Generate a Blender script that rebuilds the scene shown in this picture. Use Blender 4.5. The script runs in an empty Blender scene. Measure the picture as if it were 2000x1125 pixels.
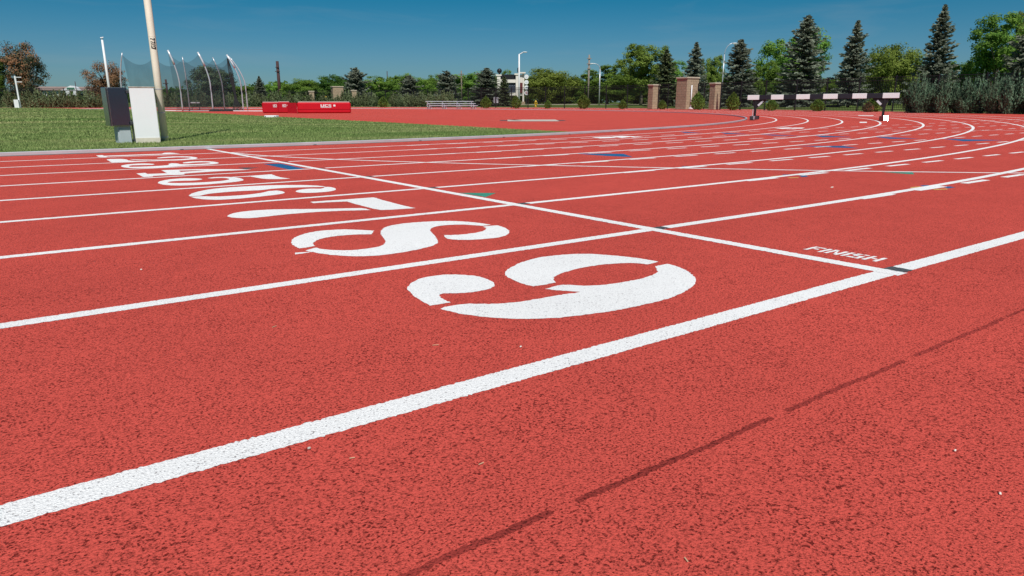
import bpy, math, random
import numpy as np
from mathutils import Vector, Matrix
from mathutils.geometry import tessellate_polygon
PI = math.pi
sc = bpy.context.scene
COL = sc.collection
rng = np.random.default_rng(7)
random.seed(7)

# ------------------------------------------------------------------ site survey
# x runs along the home straight, y towards the infield, z up.  The kerb of lane 1 is y = 0.
LANE = 1.067
XF = 2.3396           # finish line
XC, RK = 3.1948, 35.5247   # bend centre x, kerb radius
CAM = np.array([0.0, -10.692, 0.6454])
FOC, PITCH, YAW = 1348.0, 0.262715, 0.623109
SLOPE = 0.01          # the track falls 1% towards the inside

_F = np.array([math.sin(YAW) * math.cos(PITCH), math.cos(YAW) * math.cos(PITCH), -math.sin(PITCH)])
_R = np.array([math.cos(YAW), -math.sin(YAW), 0.0])
_U = np.cross(_R, _F)
_FH = np.array([math.sin(YAW), math.cos(YAW), 0.0])


def offset_of(x, y):
    """distance outside the kerb (negative: inside)"""
    return math.hypot(max(x - XC, 0.0), y - RK) - RK


def zs(x, y):
    return min(max(offset_of(x, y), 0.0), 10.5) * SLOPE


def ray(px, py):
    return _F + _R * (px - 1000) / FOC + _U * (562.5 - py) / FOC


def G(px, py):
    """where a sight line from the survey point meets the track surface"""
    d = ray(px, py)
    z = 0.05
    for _ in range(60):
        P = CAM + d * (z - CAM[2]) / d[2]
        z = 0.5 * z + 0.5 * zs(P[0], P[1])
    return float(P[0]), float(P[1])


def D(px, depth):
    """ground plan position of a bearing at a surveyed distance"""
    d = ray(px, 199.0)
    P = CAM + d * depth / (d @ _FH)
    return float(P[0]), float(P[1])


def HZ(px, py, depth):
    """height of a sight line at a surveyed distance"""
    d = ray(px, py)
    return float((CAM + d * depth / (d @ _FH))[2])


MPP = lambda px, depth: px * depth / FOC      # metres per pixel

# ------------------------------------------------------------------ materials
def nt(m):
    m.use_nodes = True
    t = m.node_tree
    t.nodes.clear()
    return t


def N(t, typ, **kw):
    n = t.nodes.new(typ)
    for k, v in kw.items():
        if k in n.inputs:
            n.inputs[k].default_value = v
        else:
            setattr(n, k, v)
    return n


def L(t, a, b):
    t.links.new(a, b)


def rgba(c):
    return (c[0], c[1], c[2], 1.0)


def ramp(t, fac, stops):
    r = t.nodes.new('ShaderNodeValToRGB')
    e = r.color_ramp.elements
    while len(e) < len(stops):
        e.new(0.5)
    for i, (p, c) in enumerate(stops):
        e[i].position = p
        e[i].color = rgba(c) if hasattr(c, '__len__') else (c, c, c, 1)
    L(t, fac, r.inputs[0])
    return r.outputs[0]


def mixc(t, fac, a, b, mode='MIX'):
    m = t.nodes.new('ShaderNodeMix')
    m.data_type = 'RGBA'
    m.blend_type = mode
    for sock, v in ((m.inputs[0], fac), (m.inputs[6], a), (m.inputs[7], b)):
        if hasattr(v, 'is_linked'):
            L(t, v, sock)
        elif isinstance(v, (int, float)):
            sock.default_value = v
        else:
            sock.default_value = rgba(v)
    return m.outputs[2]


def noise(t, vec, scale, detail=2.0, rough=0.55, dist=0.0):
    n = N(t, 'ShaderNodeTexNoise', Scale=scale, Detail=detail, Roughness=rough, Distortion=dist)
    if vec is not None:
        L(t, vec, n.inputs['Vector'])
    return n.outputs['Fac']


def out(t, bsdf):
    o = t.nodes.new('ShaderNodeOutputMaterial')
    L(t, bsdf, o.inputs['Surface'])


def principled(t, color, rough=0.6, metal=0.0, spec=0.4):
    p = t.nodes.new('ShaderNodeBsdfPrincipled')
    if hasattr(color, 'is_linked'):
        L(t, color, p.inputs['Base Color'])
    else:
        p.inputs['Base Color'].default_value = rgba(color)
    p.inputs['Roughness'].default_value = rough
    p.inputs['Metallic'].default_value = metal
    p.inputs['Specular IOR Level'].default_value = spec
    return p


def plain(name, c, rough=0.55, metal=0.0, var=0.12, scale=6.0, bump=0.0, spec=0.4):
    """paint / metal / plastic with a little uneven wear"""
    m = bpy.data.materials.new(name)
    t = nt(m)
    co = t.nodes.new('ShaderNodeTexCoord').outputs['Object']
    f = noise(t, co, scale, 4.0, 0.6)
    lo = tuple(x * (1 - var) for x in c)
    hi = tuple(min(1, x * (1 + var)) for x in c)
    p = principled(t, ramp(t, f, [(0.3, lo), (0.7, hi)]), rough, metal, spec)
    if bump:
        b = N(t, 'ShaderNodeBump', Strength=bump, Distance=0.01)
        L(t, noise(t, co, scale * 6, 3.0), b.inputs['Height'])
        L(t, b.outputs[0], p.inputs['Normal'])
    out(t, p.outputs[0])
    return m


def rubber(name, base, pit, pit_at, big=0.12, rough=0.85, lo=0.42):
    """granular polyurethane running surface: rounded crumbs with open pores between them"""
    m = bpy.data.materials.new(name)
    t = nt(m)
    co = t.nodes.new('ShaderNodeTexCoord').outputs['Object']
    fine = noise(t, co, 260.0, 3.0, 0.62, 0.2)
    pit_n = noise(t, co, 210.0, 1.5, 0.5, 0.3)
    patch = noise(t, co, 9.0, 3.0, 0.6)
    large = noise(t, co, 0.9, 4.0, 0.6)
    # shade inside the open pores is painted into the colour, denser in some patches
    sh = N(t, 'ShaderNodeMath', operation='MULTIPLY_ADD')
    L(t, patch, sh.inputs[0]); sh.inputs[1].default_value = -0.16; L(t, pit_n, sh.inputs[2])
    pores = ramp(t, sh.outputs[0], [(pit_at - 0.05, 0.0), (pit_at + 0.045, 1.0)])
    tone = ramp(t, large, [(0.3, tuple(c * (1 - big) for c in base)), (0.7, tuple(min(1, c * (1 + big)) for c in base))])
    crumb = mixc(t, 1.0, tone, ramp(t, fine, [(0.34, lo), (0.50, 0.93), (0.64, 1.0)]), 'MULTIPLY')
    grain = noise(t, co, 105.0, 2.0, 0.6)
    crumb = mixc(t, 1.0, crumb, ramp(t, grain, [(0.33, 0.72 + 0.28 * (lo > 0.7)), (0.48, 0.98), (0.66, 1.0)]), 'MULTIPLY')
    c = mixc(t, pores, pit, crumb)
    p = principled(t, c, rough, 0.0, 0.08)
    hsum = N(t, 'ShaderNodeMath', operation='MULTIPLY_ADD')
    L(t, pores, hsum.inputs[0]); hsum.inputs[1].default_value = 0.35; L(t, fine, hsum.inputs[2])
    b = N(t, 'ShaderNodeBump', Strength=0.75, Distance=0.005)
    L(t, hsum.outputs[0], b.inputs['Height'])
    L(t, b.outputs[0], p.inputs['Normal'])
    out(t, p.outputs[0])
    return m


def leafmat(name, dark, light, trans=0.25, var=0.35, clump=0.7, mid=None):
    m = bpy.data.materials.new(name)
    t = nt(m)
    at = t.nodes.new('ShaderNodeAttribute'); at.attribute_name = 'tint'
    oi = t.nodes.new('ShaderNodeObjectInfo')
    co = t.nodes.new('ShaderNodeTexCoord').outputs['Object']
    f = noise(t, co, clump, 3.0, 0.6)
    mx = N(t, 'ShaderNodeMath', operation='MULTIPLY_ADD')
    L(t, at.outputs['Fac'], mx.inputs[0]); mx.inputs[1].default_value = 0.55
    L(t, f, mx.inputs[2])
    c = ramp(t, mx.outputs[0], [(0.45, dark), (1.0, light)] if mid is None else [(0.45, dark), (0.74, mid), (0.86, light)])
    hs = t.nodes.new('ShaderNodeHueSaturation')
    rv = N(t, 'ShaderNodeMapRange'); L(t, oi.outputs['Random'], rv.inputs[0])
    rv.inputs[3].default_value = 1 - var * 0.6; rv.inputs[4].default_value = 1 + var * 0.6
    L(t, rv.outputs[0], hs.inputs['Value'])
    rh = N(t, 'ShaderNodeMapRange'); L(t, oi.outputs['Random'], rh.inputs[0])
    rh.inputs[3].default_value = 0.485; rh.inputs[4].default_value = 0.512
    L(t, rh.outputs[0], hs.inputs['Hue'])
    L(t, c, hs.inputs['Color'])
    d = t.nodes.new('ShaderNodeBsdfDiffuse'); L(t, hs.outputs[0], d.inputs[0])
    tr = t.nodes.new('ShaderNodeBsdfTranslucent'); L(t, hs.outputs[0], tr.inputs[0])
    ms = t.nodes.new('ShaderNodeMixShader'); ms.inputs[0].default_value = trans
    L(t, d.outputs[0], ms.inputs[1]); L(t, tr.outputs[0], ms.inputs[2])
    out(t, ms.outputs[0])
    return m


def stone_mat(name):
    m = bpy.data.materials.new(name)
    t = nt(m)
    tc = t.nodes.new('ShaderNodeTexCoord').outputs['Object']
    geo = t.nodes.new('ShaderNodeSeparateXYZ'); L(t, tc, geo.inputs[0])
    ad = N(t, 'ShaderNodeMath', operation='ADD'); L(t, geo.outputs[0], ad.inputs[0]); L(t, geo.outputs[1], ad.inputs[1])
    cb = t.nodes.new('ShaderNodeCombineXYZ'); L(t, ad.outputs[0], cb.inputs[0]); L(t, geo.outputs[2], cb.inputs[1])
    br = t.nodes.new('ShaderNodeTexBrick')
    br.inputs['Scale'].default_value = 1.0
    br.inputs['Brick Width'].default_value = 0.42
    br.inputs['Row Height'].default_value = 0.2
    br.inputs['Mortar Size'].default_value = 0.012
    br.inputs['Color1'].default_value = rgba((0.36, 0.275, 0.185))
    br.inputs['Color2'].default_value = rgba((0.29, 0.22, 0.145))
    br.inputs['Mortar'].default_value = rgba((0.15, 0.115, 0.08))
    L(t, cb.outputs[0], br.inputs['Vector'])
    n1 = noise(t, tc, 9.0, 4.0, 0.65)
    c = mixc(t, ramp(t, n1, [(0.35, 0.0), (0.75, 0.55)]), br.outputs[0], (0.44, 0.345, 0.24))
    p = principled(t, c, 0.9, 0, 0.2)
    b = N(t, 'ShaderNodeBump', Strength=0.8, Distance=0.03); L(t, n1, b.inputs['Height']); L(t, b.outputs[0], p.inputs['Normal'])
    out(t, p.outputs[0])
    return m


def grass_mat(name, a, b_, c_, big=0.25, bands=False):
    m = bpy.data.materials.new(name)
    t = nt(m)
    co = t.nodes.new('ShaderNodeTexCoord').outputs['Object']
    mpp = t.nodes.new('ShaderNodeMapping'); mpp.inputs['Scale'].default_value = (0.30, 1.0, 1.0); mpp.inputs['Rotation'].default_value = (0, 0, 0.12)
    L(t, co, mpp.inputs[0])
    f1 = noise(t, mpp.outputs[0], big * 2.2, 5.0, 0.66)
    f2 = noise(t, co, 9.0, 3.0, 0.7)
    c = ramp(t, f1, [(0.33, a), (0.5, b_), (0.68, c_)])
    c2 = mixc(t, ramp(t, f2, [(0.35, 0.0), (0.7, 0.6)]), c, tuple(x * 0.6 for x in a))
    at = t.nodes.new('ShaderNodeAttribute'); at.attribute_name = 'tint'
    d = t.nodes.new('ShaderNodeBsdfDiffuse')
    if bands:
        mu = N(t, 'ShaderNodeMapRange'); L(t, at.outputs['Fac'], mu.inputs[0])
        mu.inputs[3].default_value = 0.65; mu.inputs[4].default_value = 1.5
        hs = t.nodes.new('ShaderNodeHueSaturation'); L(t, mu.outputs[0], hs.inputs['Value']); L(t, c2, hs.inputs['Color'])
        L(t, hs.outputs[0], d.inputs[0])
        tr = t.nodes.new('ShaderNodeBsdfTranslucent'); L(t, hs.outputs[0], tr.inputs[0])
        ms = t.nodes.new('ShaderNodeMixShader'); ms.inputs[0].default_value = 0.3
        L(t, d.outputs[0], ms.inputs[1]); L(t, tr.outputs[0], ms.inputs[2])
        out(t, ms.outputs[0])
    else:
        L(t, c2, d.inputs[0])
        out(t, d.outputs[0])
    return m


RED = (0.62, 0.089, 0.067)
M = {
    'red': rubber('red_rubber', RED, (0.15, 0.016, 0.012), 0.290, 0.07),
    'paint': rubber('white_line_paint', (0.84, 0.84, 0.83), (0.30, 0.27, 0.27), 0.235, 0.04, 0.85, 0.76),
    'bluep': rubber('blue_track_paint', (0.02, 0.14, 0.32), (0.03, 0.04, 0.08), 0.29, 0.1),
    'greenp': rubber('green_track_paint', (0.06, 0.33, 0.24), (0.03, 0.07, 0.05), 0.29, 0.1),
    'yellowp': rubber('yellow_track_paint', (0.75, 0.5, 0.16), (0.2, 0.1, 0.04), 0.29, 0.05),
    'greyp': rubber('charcoal_track_paint', (0.095, 0.105, 0.115), (0.03, 0.03, 0.033), 0.29, 0.1),
    'seam': rubber('seam_rubber', (0.33, 0.045, 0.036), (0.09, 0.012, 0.010), 0.29, 0.35),
    'alu': plain('brushed_aluminium', (0.50, 0.50, 0.53), 0.42, 0.2, 0.1, 3.0),
    'alu_pale': plain('pale_aluminium', (0.62, 0.65, 0.69), 0.4, 0.4, 0.06, 4.0),
    'galv': plain('galvanised_steel', (0.52, 0.54, 0.57), 0.36, 0.45, 0.1, 8.0),
    'stainless': plain('stainless_sheet', (0.105, 0.135, 0.185), 0.17, 0.95, 0.05, 2.0),
    'shine': plain('polished_steel', (0.9, 0.9, 0.9), 0.22, 1.0, 0.0, 2.0),
    'cream': plain('cream_paint', (0.74, 0.69, 0.56), 0.45, 0.0, 0.07, 3.0),
    'white': plain('white_paint', (0.72, 0.735, 0.74), 0.45, 0.0, 0.04, 3.0),
    'offwhite': plain('offwhite_paint', (0.76, 0.785, 0.79), 0.5, 0.0, 0.04, 1.6),
    'greybox': plain('grey_enamel', (0.40, 0.46, 0.48), 0.5, 0.0, 0.05, 3.0),
    'black': plain('black_powder_coat', (0.012, 0.012, 0.014), 0.5, 0.0, 0.15, 8.0),
    'barblack': plain('black_beam_paint', (0.014, 0.015, 0.022), 0.5, 0.0, 0.1, 8.0),
    'darkred': plain('dark_red_plate', (0.10, 0.02, 0.02), 0.4, 0.0, 0.1, 8.0),
    'darkgrey': plain('dark_grey_plate', (0.05, 0.055, 0.06), 0.45, 0.2, 0.1, 8.0),
    'dark': plain('dark_gap', (0.02, 0.02, 0.022), 0.7, 0.0, 0.1, 8.0),
    'rust': plain('rusty_steel', (0.055, 0.026, 0.026), 0.8, 0.0, 0.25, 1.0),
    'wood': plain('weathered_wood', (0.24, 0.20, 0.165), 0.85, 0.0, 0.15, 2.0),
    'vinyl': plain('red_vinyl', (0.48, 0.003, 0.012), 0.42, 0.0, 0.06, 2.0, 0.25),
    'vinyl_dark': plain('red_vinyl_shadowy', (0.40, 0.003, 0.012), 0.42, 0.0, 0.1, 2.0, 0.25),  # darker copy of the red vinyl, shade put into its colour
    'vinyl_top': plain('pale_mesh_cover', (0.62, 0.46, 0.44), 0.7, 0.0, 0.06, 2.0),
    'concrete': plain('pale_concrete', (0.44, 0.40, 0.35), 0.9, 0.0, 0.14, 3.0, 0.3),
    'kerbstone': plain('concrete_edging', (0.42, 0.35, 0.29), 0.9, 0.0, 0.12, 3.0),
    'road': plain('dusty_road', (0.36, 0.33, 0.22), 0.9, 0.0, 0.12, 0.5),
    'stone': stone_mat('split_face_stone'),
    'capstone': plain('cap_stone', (0.40, 0.34, 0.26), 0.85, 0.0, 0.08, 4.0),
    'wall': plain('white_render', (0.66, 0.63, 0.57), 0.8, 0.0, 0.05, 0.8),
    'screen': plain('black_display_panel', (0.010, 0.010, 0.013), 0.5, 0.0, 0.2, 1.5),
    'slate': plain('dark_slate_panel', (0.035, 0.045, 0.065), 0.5, 0.0, 0.15, 1.5),
    'maroon': plain('maroon_banner', (0.11, 0.018, 0.022), 0.7, 0.0, 0.1, 1.5),
    'roof': plain('tan_shingle', (0.24, 0.175, 0.15), 0.95, 0.0, 0.14, 1.2),
    'gable': plain('pale_siding', (0.62, 0.66, 0.58), 0.8, 0.0, 0.05, 0.8),
    'glass': plain('green_window_glass', (0.07, 0.2, 0.13), 0.15, 0.0, 0.2, 0.8, 0.0, 0.7),
    'hydrant': plain('yellow_enamel', (0.65, 0.40, 0.02), 0.5, 0.0, 0.1, 4.0),
    'blue': plain('blue_print', (0.02, 0.05, 0.16), 0.5, 0.0, 0.1, 4.0),
    'redprint': plain('red_print', (0.35, 0.02, 0.03), 0.5, 0.0, 0.1, 4.0),
    'paleprint': plain('pale_grey_print', (0.58, 0.62, 0.66), 0.5, 0.0, 0.1, 4.0),
    'bark': plain('bark', (0.085, 0.065, 0.05), 0.95, 0.0, 0.3, 6.0, 0.6),
    'palebark': plain('pale_bark', (0.19, 0.155, 0.115), 0.95, 0.0, 0.25, 6.0, 0.6),
    'mulch': plain('mulch', (0.10, 0.06, 0.04), 1.0, 0.0, 0.3, 4.0, 0.8),
    'chip': plain('pale_chip', (0.72, 0.68, 0.6), 0.7, 0.0, 0.1, 40.0),
    'straw': plain('dry_straw', (0.5, 0.33, 0.2), 0.8, 0.0, 0.1, 40.0),
    'spruce': leafmat('blue_spruce_needles', (0.098, 0.122, 0.088), (0.235, 0.262, 0.195), 0.32, 0.3, 0.9),
    'spruce_g': leafmat('green_spruce_needles', (0.076, 0.105, 0.050), (0.180, 0.220, 0.110), 0.32, 0.3, 0.9),
    'pine': leafmat('dark_pine_needles', (0.045, 0.083, 0.045), (0.118, 0.162, 0.085), 0.1, 0.2, 0.9),
    'leaf': leafmat('summer_leaves', (0.078, 0.164, 0.031), (0.200, 0.316, 0.060), 0.38, 0.45, 0.55),
    'leaf_y': leafmat('yellowish_leaves', (0.087, 0.140, 0.022), (0.245, 0.327, 0.072), 0.38, 0.3, 0.55),
    'leaf_d': leafmat('dark_leaves', (0.036, 0.080, 0.018), (0.108, 0.179, 0.037), 0.38, 0.3, 0.55),
    'brown': leafmat('browned_needles', (0.090, 0.060, 0.038), (0.330, 0.170, 0.100), 0.2, 0.1, 0.5),
    'mixedbrown': leafmat('half_browned_needles', (0.045, 0.062, 0.036), (0.300, 0.150, 0.085), 0.2, 0.1, 0.28, (0.095, 0.110, 0.065)),
    'juniper': leafmat('juniper_sprays', (0.088, 0.120, 0.056), (0.200, 0.245, 0.125), 0.2, 0.3, 1.2),
    'juniper_b': leafmat('blue_juniper_sprays', (0.060, 0.110, 0.067), (0.149, 0.226, 0.143), 0.15, 0.25, 1.2),
    'arbor': leafmat('arborvitae_sprays', (0.051, 0.095, 0.021), (0.172, 0.257, 0.057), 0.2, 0.25, 2.0),
    'grass': grass_mat('mown_turf', (0.090, 0.150, 0.040), (0.170, 0.220, 0.078), (0.330, 0.310, 0.150), 0.3),
    'blade': grass_mat('turf_blades', (0.155, 0.250, 0.070), (0.270, 0.345, 0.125), (0.460, 0.440, 0.215), 0.3, True),
    'lawn': grass_mat('outer_lawn', (0.085, 0.135, 0.035), (0.120, 0.165, 0.045), (0.150, 0.180, 0.060), 0.12),
}


def net_mat():
    m = bpy.data.materials.new('dark_netting')
    t = nt(m)
    co = t.nodes.new('ShaderNodeTexCoord').outputs['Object']
    f = noise(t, co, 0.8, 2.0)
    d = N(t, 'ShaderNodeBsdfDiffuse'); d.inputs[0].default_value = rgba((0.030, 0.034, 0.040))
    tr = t.nodes.new('ShaderNodeBsdfTransparent')
    ms = t.nodes.new('ShaderNodeMixShader')
    L(t, ramp(t, f, [(0.3, 0.24), (0.7, 0.36)]), ms.inputs[0])
    L(t, tr.outputs[0], ms.inputs[1]); L(t, d.outputs[0], ms.inputs[2])
    out(t, ms.outputs[0])
    return m


M['net'] = net_mat()

# ------------------------------------------------------------------ object helpers
def link(o, parent=None):
    COL.objects.link(o)
    if parent is not None:
        o.parent = parent
    return o


def tag(o, label=None, cat=None, group=None, kind=None):
    if label: o['label'] = label
    if cat: o['category'] = cat
    if group: o['group'] = group
    if kind: o['kind'] = kind
    return o


def thing(name, label, cat, loc=(0, 0, 0), rz=0.0, group=None):
    o = bpy.data.objects.new(name, None)
    o.empty_display_size = 0.2
    link(o)
    o.location = loc
    o.rotation_euler = (0, 0, rz)
    return tag(o, label, cat, group)


class MB:
    def __init__(self):
        self.v, self.f = [], []

    def add(self, vs, fs):
        b = len(self.v)
        self.v += [tuple(map(float, p)) for p in vs]
        self.f += [tuple(b + i for i in q) for q in fs]
        return self

    def box(self, c, s, rz=0.0, bev=0.0, rot=None):
        hx, hy, hz = s[0] / 2, s[1] / 2, s[2] / 2
        if bev <= 0:
            P = [(sx * hx, sy * hy, sz * hz) for sz in (-1, 1) for sx, sy in ((-1, -1), (1, -1), (1, 1), (-1, 1))]
            Fc = [(3, 2, 1, 0), (4, 5, 6, 7), (0, 1, 5, 4), (1, 2, 6, 5), (2, 3, 7, 6), (3, 0, 4, 7)]
        else:   # chamfered box
            b = min(bev, hx * 0.9, hy * 0.9, hz * 0.9)
            ring = lambda x, y, z, b2: [(-x + b2, -y, z), (x - b2, -y, z), (x, -y + b2, z), (x, y - b2, z), (x - b2, y, z), (-x + b2, y, z), (-x, y - b2, z), (-x, -y + b2, z)]
            P = ring(hx - b, hy - b, -hz, b * 0.4) + ring(hx, hy, -hz + b, b) + ring(hx, hy, hz - b, b) + ring(hx - b, hy - b, hz, b * 0.4)
            Fc = [tuple(range(7, -1, -1)), tuple(range(24, 32))]
            for k in range(3):
                for i in range(8):
                    j = (i + 1) % 8
                    Fc.append((k * 8 + i, k * 8 + j, k * 8 + 8 + j, k * 8 + 8 + i))
        R = rot if rot is not None else Matrix.Rotation(rz, 3, 'Z')
        return self.add([tuple(R @ Vector(p) + Vector(c)) for p in P], Fc)

    def tube(self, pts, rad, n=10, cap=True):
        pts = [Vector(p) for p in pts]
        rads = rad if hasattr(rad, '__len__') else [rad] * len(pts)
        vs, fs = [], []
        up = Vector((0, 0, 1))
        for i, p in enumerate(pts):
            a = pts[max(i - 1, 0)]; b = pts[min(i + 1, len(pts) - 1)]
            d = (b - a).normalized()
            s = d.cross(up)
            if s.length < 1e-3:
                s = d.cross(Vector((0, 1, 0)))
            s.normalize()
            u = s.cross(d).normalized()
            for k in range(n):
                t = 2 * PI * k / n
                vs.append(p + (s * math.cos(t) + u * math.sin(t)) * rads[i])
        for i in range(len(pts) - 1):
            for k in range(n):
                j = (k + 1) % n
                fs.append((i * n + k, i * n + j, (i + 1) * n + j, (i + 1) * n + k))
        if cap:
            fs.append(tuple(range(n - 1, -1, -1)))
            fs.append(tuple((len(pts) - 1) * n + k for k in range(n)))
        return self.add(vs, fs)

    def lathe(self, prof, c=(0, 0, 0), n=16):
        vs, fs = [], []
        for r, z in prof:
            for k in range(n):
                t = 2 * PI * k / n
                vs.append((c[0] + r * math.cos(t), c[1] + r * math.sin(t), c[2] + z))
        for i in range(len(prof) - 1):
            for k in range(n):
                j = (k + 1) % n
                fs.append((i * n + k, i * n + j, (i + 1) * n + j, (i + 1) * n + k))
        fs.append(tuple(range(n - 1, -1, -1)))
        fs.append(tuple((len(prof) - 1) * n + k for k in range(n)))
        return self.add(vs, fs)

    def prism(self, poly, thick, M4):
        """polygon (u,v) extruded by thick along w, placed with M4"""
        n = len(poly)
        vs = [M4 @ Vector((u, v, 0)) for u, v in poly] + [M4 @ Vector((u, v, thick)) for u, v in poly]
        fs = [tuple(range(n - 1, -1, -1)), tuple(range(n, 2 * n))]
        for i in range(n):
            j = (i + 1) % n
            fs.append((i, j, n + j, n + i))
        return self.add(vs, fs)

    def build(self, name, mat, parent=None, smooth=False, loc=None):
        me = bpy.data.meshes.new(name)
        me.from_pydata(self.v, [], self.f)
        me.materials.append(M[mat] if isinstance(mat, str) else mat)
        if smooth:
            me.polygons.foreach_set('use_smooth', [True] * len(me.polygons))
        me.update()
        o = bpy.data.objects.new(name, me)
        link(o, parent)
        if loc is not None:
            o.location = loc
        return o


def copy_tree(root, loc, rz=0.0, scale=None, label=None, group=None):
    r = root.copy()
    COL.objects.link(r)
    r.location = loc
    r.rotation_euler = (0, 0, rz)
    if scale is not None: r.scale = scale
    if label: r['label'] = label
    if group: r['group'] = group
    for ch in list(root.children):
        c = ch.copy(); COL.objects.link(c); c.parent = r
        for g in list(ch.children):
            d = g.copy(); COL.objects.link(d); d.parent = c
    return r


def frame(origin, u, v):
    u, v = Vector(u).normalized(), Vector(v).normalized()
    w = u.cross(v).normalized()
    m = Matrix((u, v, w)).transposed().to_4x4()
    m.translation = Vector(origin)
    return m


# block letters: polygons in a box of height 1
S = 0.2
def bar(x0, y0, x1, y1): return [(x0, y0), (x1, y0), (x1, y1), (x0, y1)]
LET = {
    'F': (0.62, [bar(0, 0, S, 1), bar(S, 1 - S, .6, 1), bar(S, .42, .5, .6)]),
    'I': (0.22, [bar(0, 0, S, 1)]),
    'N': (0.72, [bar(0, 0, S, 1), bar(.5, 0, .7, 1), [(S, 1), (S, .66), (.5, 0), (.5, .34)]]),
    'S': (0.64, [bar(0, 0, .6, S), bar(.4, S, .6, .42), bar(0, .42, .6, .6), bar(0, .6, S, .82), bar(0, .82, .6, 1)]),
    'H': (0.68, [bar(0, 0, S, 1), bar(.46, 0, .66, 1), bar(S, .41, .46, .6)]),
    'G': (0.66, [bar(0, 0, .64, S), bar(0, S, S, .8), bar(0, .8, .64, 1), bar(.44, S, .64, .52), bar(.3, .38, .44, .52)]),
    'L': (0.54, [bar(0, 0, S, 1), bar(S, 0, .52, S)]),
    'U': (0.82, [bar(0, 0, .8, .24), bar(0, .24, .24, 1), bar(.56, .24, .8, 1)]),
    'C': (0.82, [bar(0, 0, .8, .24), bar(0, .24, .24, .76), bar(0, .76, .8, 1)]),
    'Z': (0.82, [bar(0, 0, .8, .22), bar(.56, .22, .8, .42), bar(0, .40, .56, .62), bar(.56, .42, .8, .62), bar(0, .62, .24, .78), bar(0, .78, .8, 1)]),
}


def word(txt, gap=0.14, slant=0.0):
    x, polys = 0.0, []
    for ch in txt:
        w, ps = LET[ch]
        for p in ps:
            polys.append([(x + u + slant * v, v) for u, v in p])
        x += w + gap
    return polys, x - gap


# ------------------------------------------------------------------ world, sun, camera
SUN_AZ = math.atan2(-0.48, -0.88)      # bearing of the sun from +y, clockwise
SUN_EL = math.radians(54.0)
w = bpy.data.worlds.new('World')
sc.world = w
w.use_nodes = True
t = w.node_tree
t.nodes.clear()
sky = t.nodes.new('ShaderNodeTexSky')
sky.sky_type = 'NISHITA'
sky.sun_disc = False
sky.sun_elevation = SUN_EL
sky.sun_rotation = SUN_AZ
sky.altitude = 300
sky.air_density = 1.0
sky.dust_density = 0.4
sky.ozone_density = 3.0
gm = t.nodes.new('ShaderNodeGamma'); gm.inputs[1].default_value = 1.0
L(t, sky.outputs[0], gm.inputs[0])
# deep polarised blue low in the sky, easing to the plain sky overhead
dirn = t.nodes.new('ShaderNodeSeparateXYZ'); L(t, t.nodes.new('ShaderNodeTexCoord').outputs['Generated'], dirn.inputs[0])
grad = ramp(t, dirn.outputs[2], [(0.0, (0.36, 0.56, 0.72)), (0.058, (0.272, 0.541, 0.734)), (0.137, (0.056, 0.488, 0.656)), (0.30, (0.06, 0.48, 0.66)), (0.62, (0.40, 0.78, 0.9))])
tint = mixc(t, 1.0, gm.outputs[0], grad, 'MULTIPLY')
mp = t.nodes.new('ShaderNodeMapping'); mp.inputs['Scale'].default_value = (2.0, 2.0, 16.0); mp.inputs['Rotation'].default_value = (0.12, 0.0, 0.0)
L(t, t.nodes['Texture Coordinate'].outputs['Generated'], mp.inputs[0])
wisp = ramp(t, noise(t, mp.outputs[0], 2.2, 5.0, 0.6, 0.5), [(0.52, 0.0), (0.85, 0.16)])
tint = mixc(t, wisp, tint, (4.2, 5.0, 5.4))
bg = t.nodes.new('ShaderNodeBackground'); bg.inputs[1].default_value = 0.075
L(t, tint, bg.inputs[0])
wo = t.nodes.new('ShaderNodeOutputWorld'); L(t, bg.outputs[0], wo.inputs[0])

sl = bpy.data.lights.new('sun', 'SUN')
sl.energy = 4.95
sl.angle = math.radians(0.5)
sl.color = (1.0, 0.955, 0.89)
so = link(bpy.data.objects.new('sun', sl))
to_sun = Vector((math.sin(SUN_AZ) * math.cos(SUN_EL), math.cos(SUN_AZ) * math.cos(SUN_EL), math.sin(SUN_EL)))
so.rotation_euler = to_sun.to_track_quat('Z', 'Y').to_euler()
so.location = (0, -30, 40)

cd = bpy.data.cameras.new('camera')
cd.sensor_width = 36.0
cd.lens = FOC / 2000 * 36.0
cd.clip_start = 0.02
cd.clip_end = 6000
co = link(bpy.data.objects.new('camera', cd))
co.matrix_world = Matrix((( _R[0], _U[0], -_F[0], CAM[0]), (_R[1], _U[1], -_F[1], CAM[1]), (_R[2], _U[2], -_F[2], CAM[2]), (0, 0, 0, 1)))
sc.camera = co
sc.view_settings.view_transform = 'Standard'
sc.view_settings.look = 'None'
sc.view_settings.exposure = 0.0
sc.view_settings.gamma = 1.0
sc.cycles.max_bounces = 6
sc.cycles.transparent_max_bounces = 12
sc.cycles.sample_clamp_indirect = 6.0

# ------------------------------------------------------------------ setting
XL = -70.0
def stations():
    """(x, y, nx, ny) along the kerb: home straight, bend, back straight"""
    st = []
    for x in (XL, -40, -20, -10, -5, 0, XC):
        st.append((x, 0.0, 0.0, -1.0))
    n = 150
    for i in range(1, n):
        a = -PI / 2 + PI * i / n
        st.append((XC + RK * math.cos(a), RK + RK * math.sin(a), math.cos(a), math.sin(a)))
    for x in (XC, 0, -20, -40, XL):
        st.append((x, 2 * RK, 0.0, 1.0))
    return st


ST = stations()


def outer_d(nx, ny):
    a = math.degrees(math.atan2(ny, nx))
    return float(np.interp(a, [-90, -72, -58, -42, -30, -15, 90], [26, 20, 16.5, 13.9, 11.2, 10.6, 10.6]))


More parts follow.
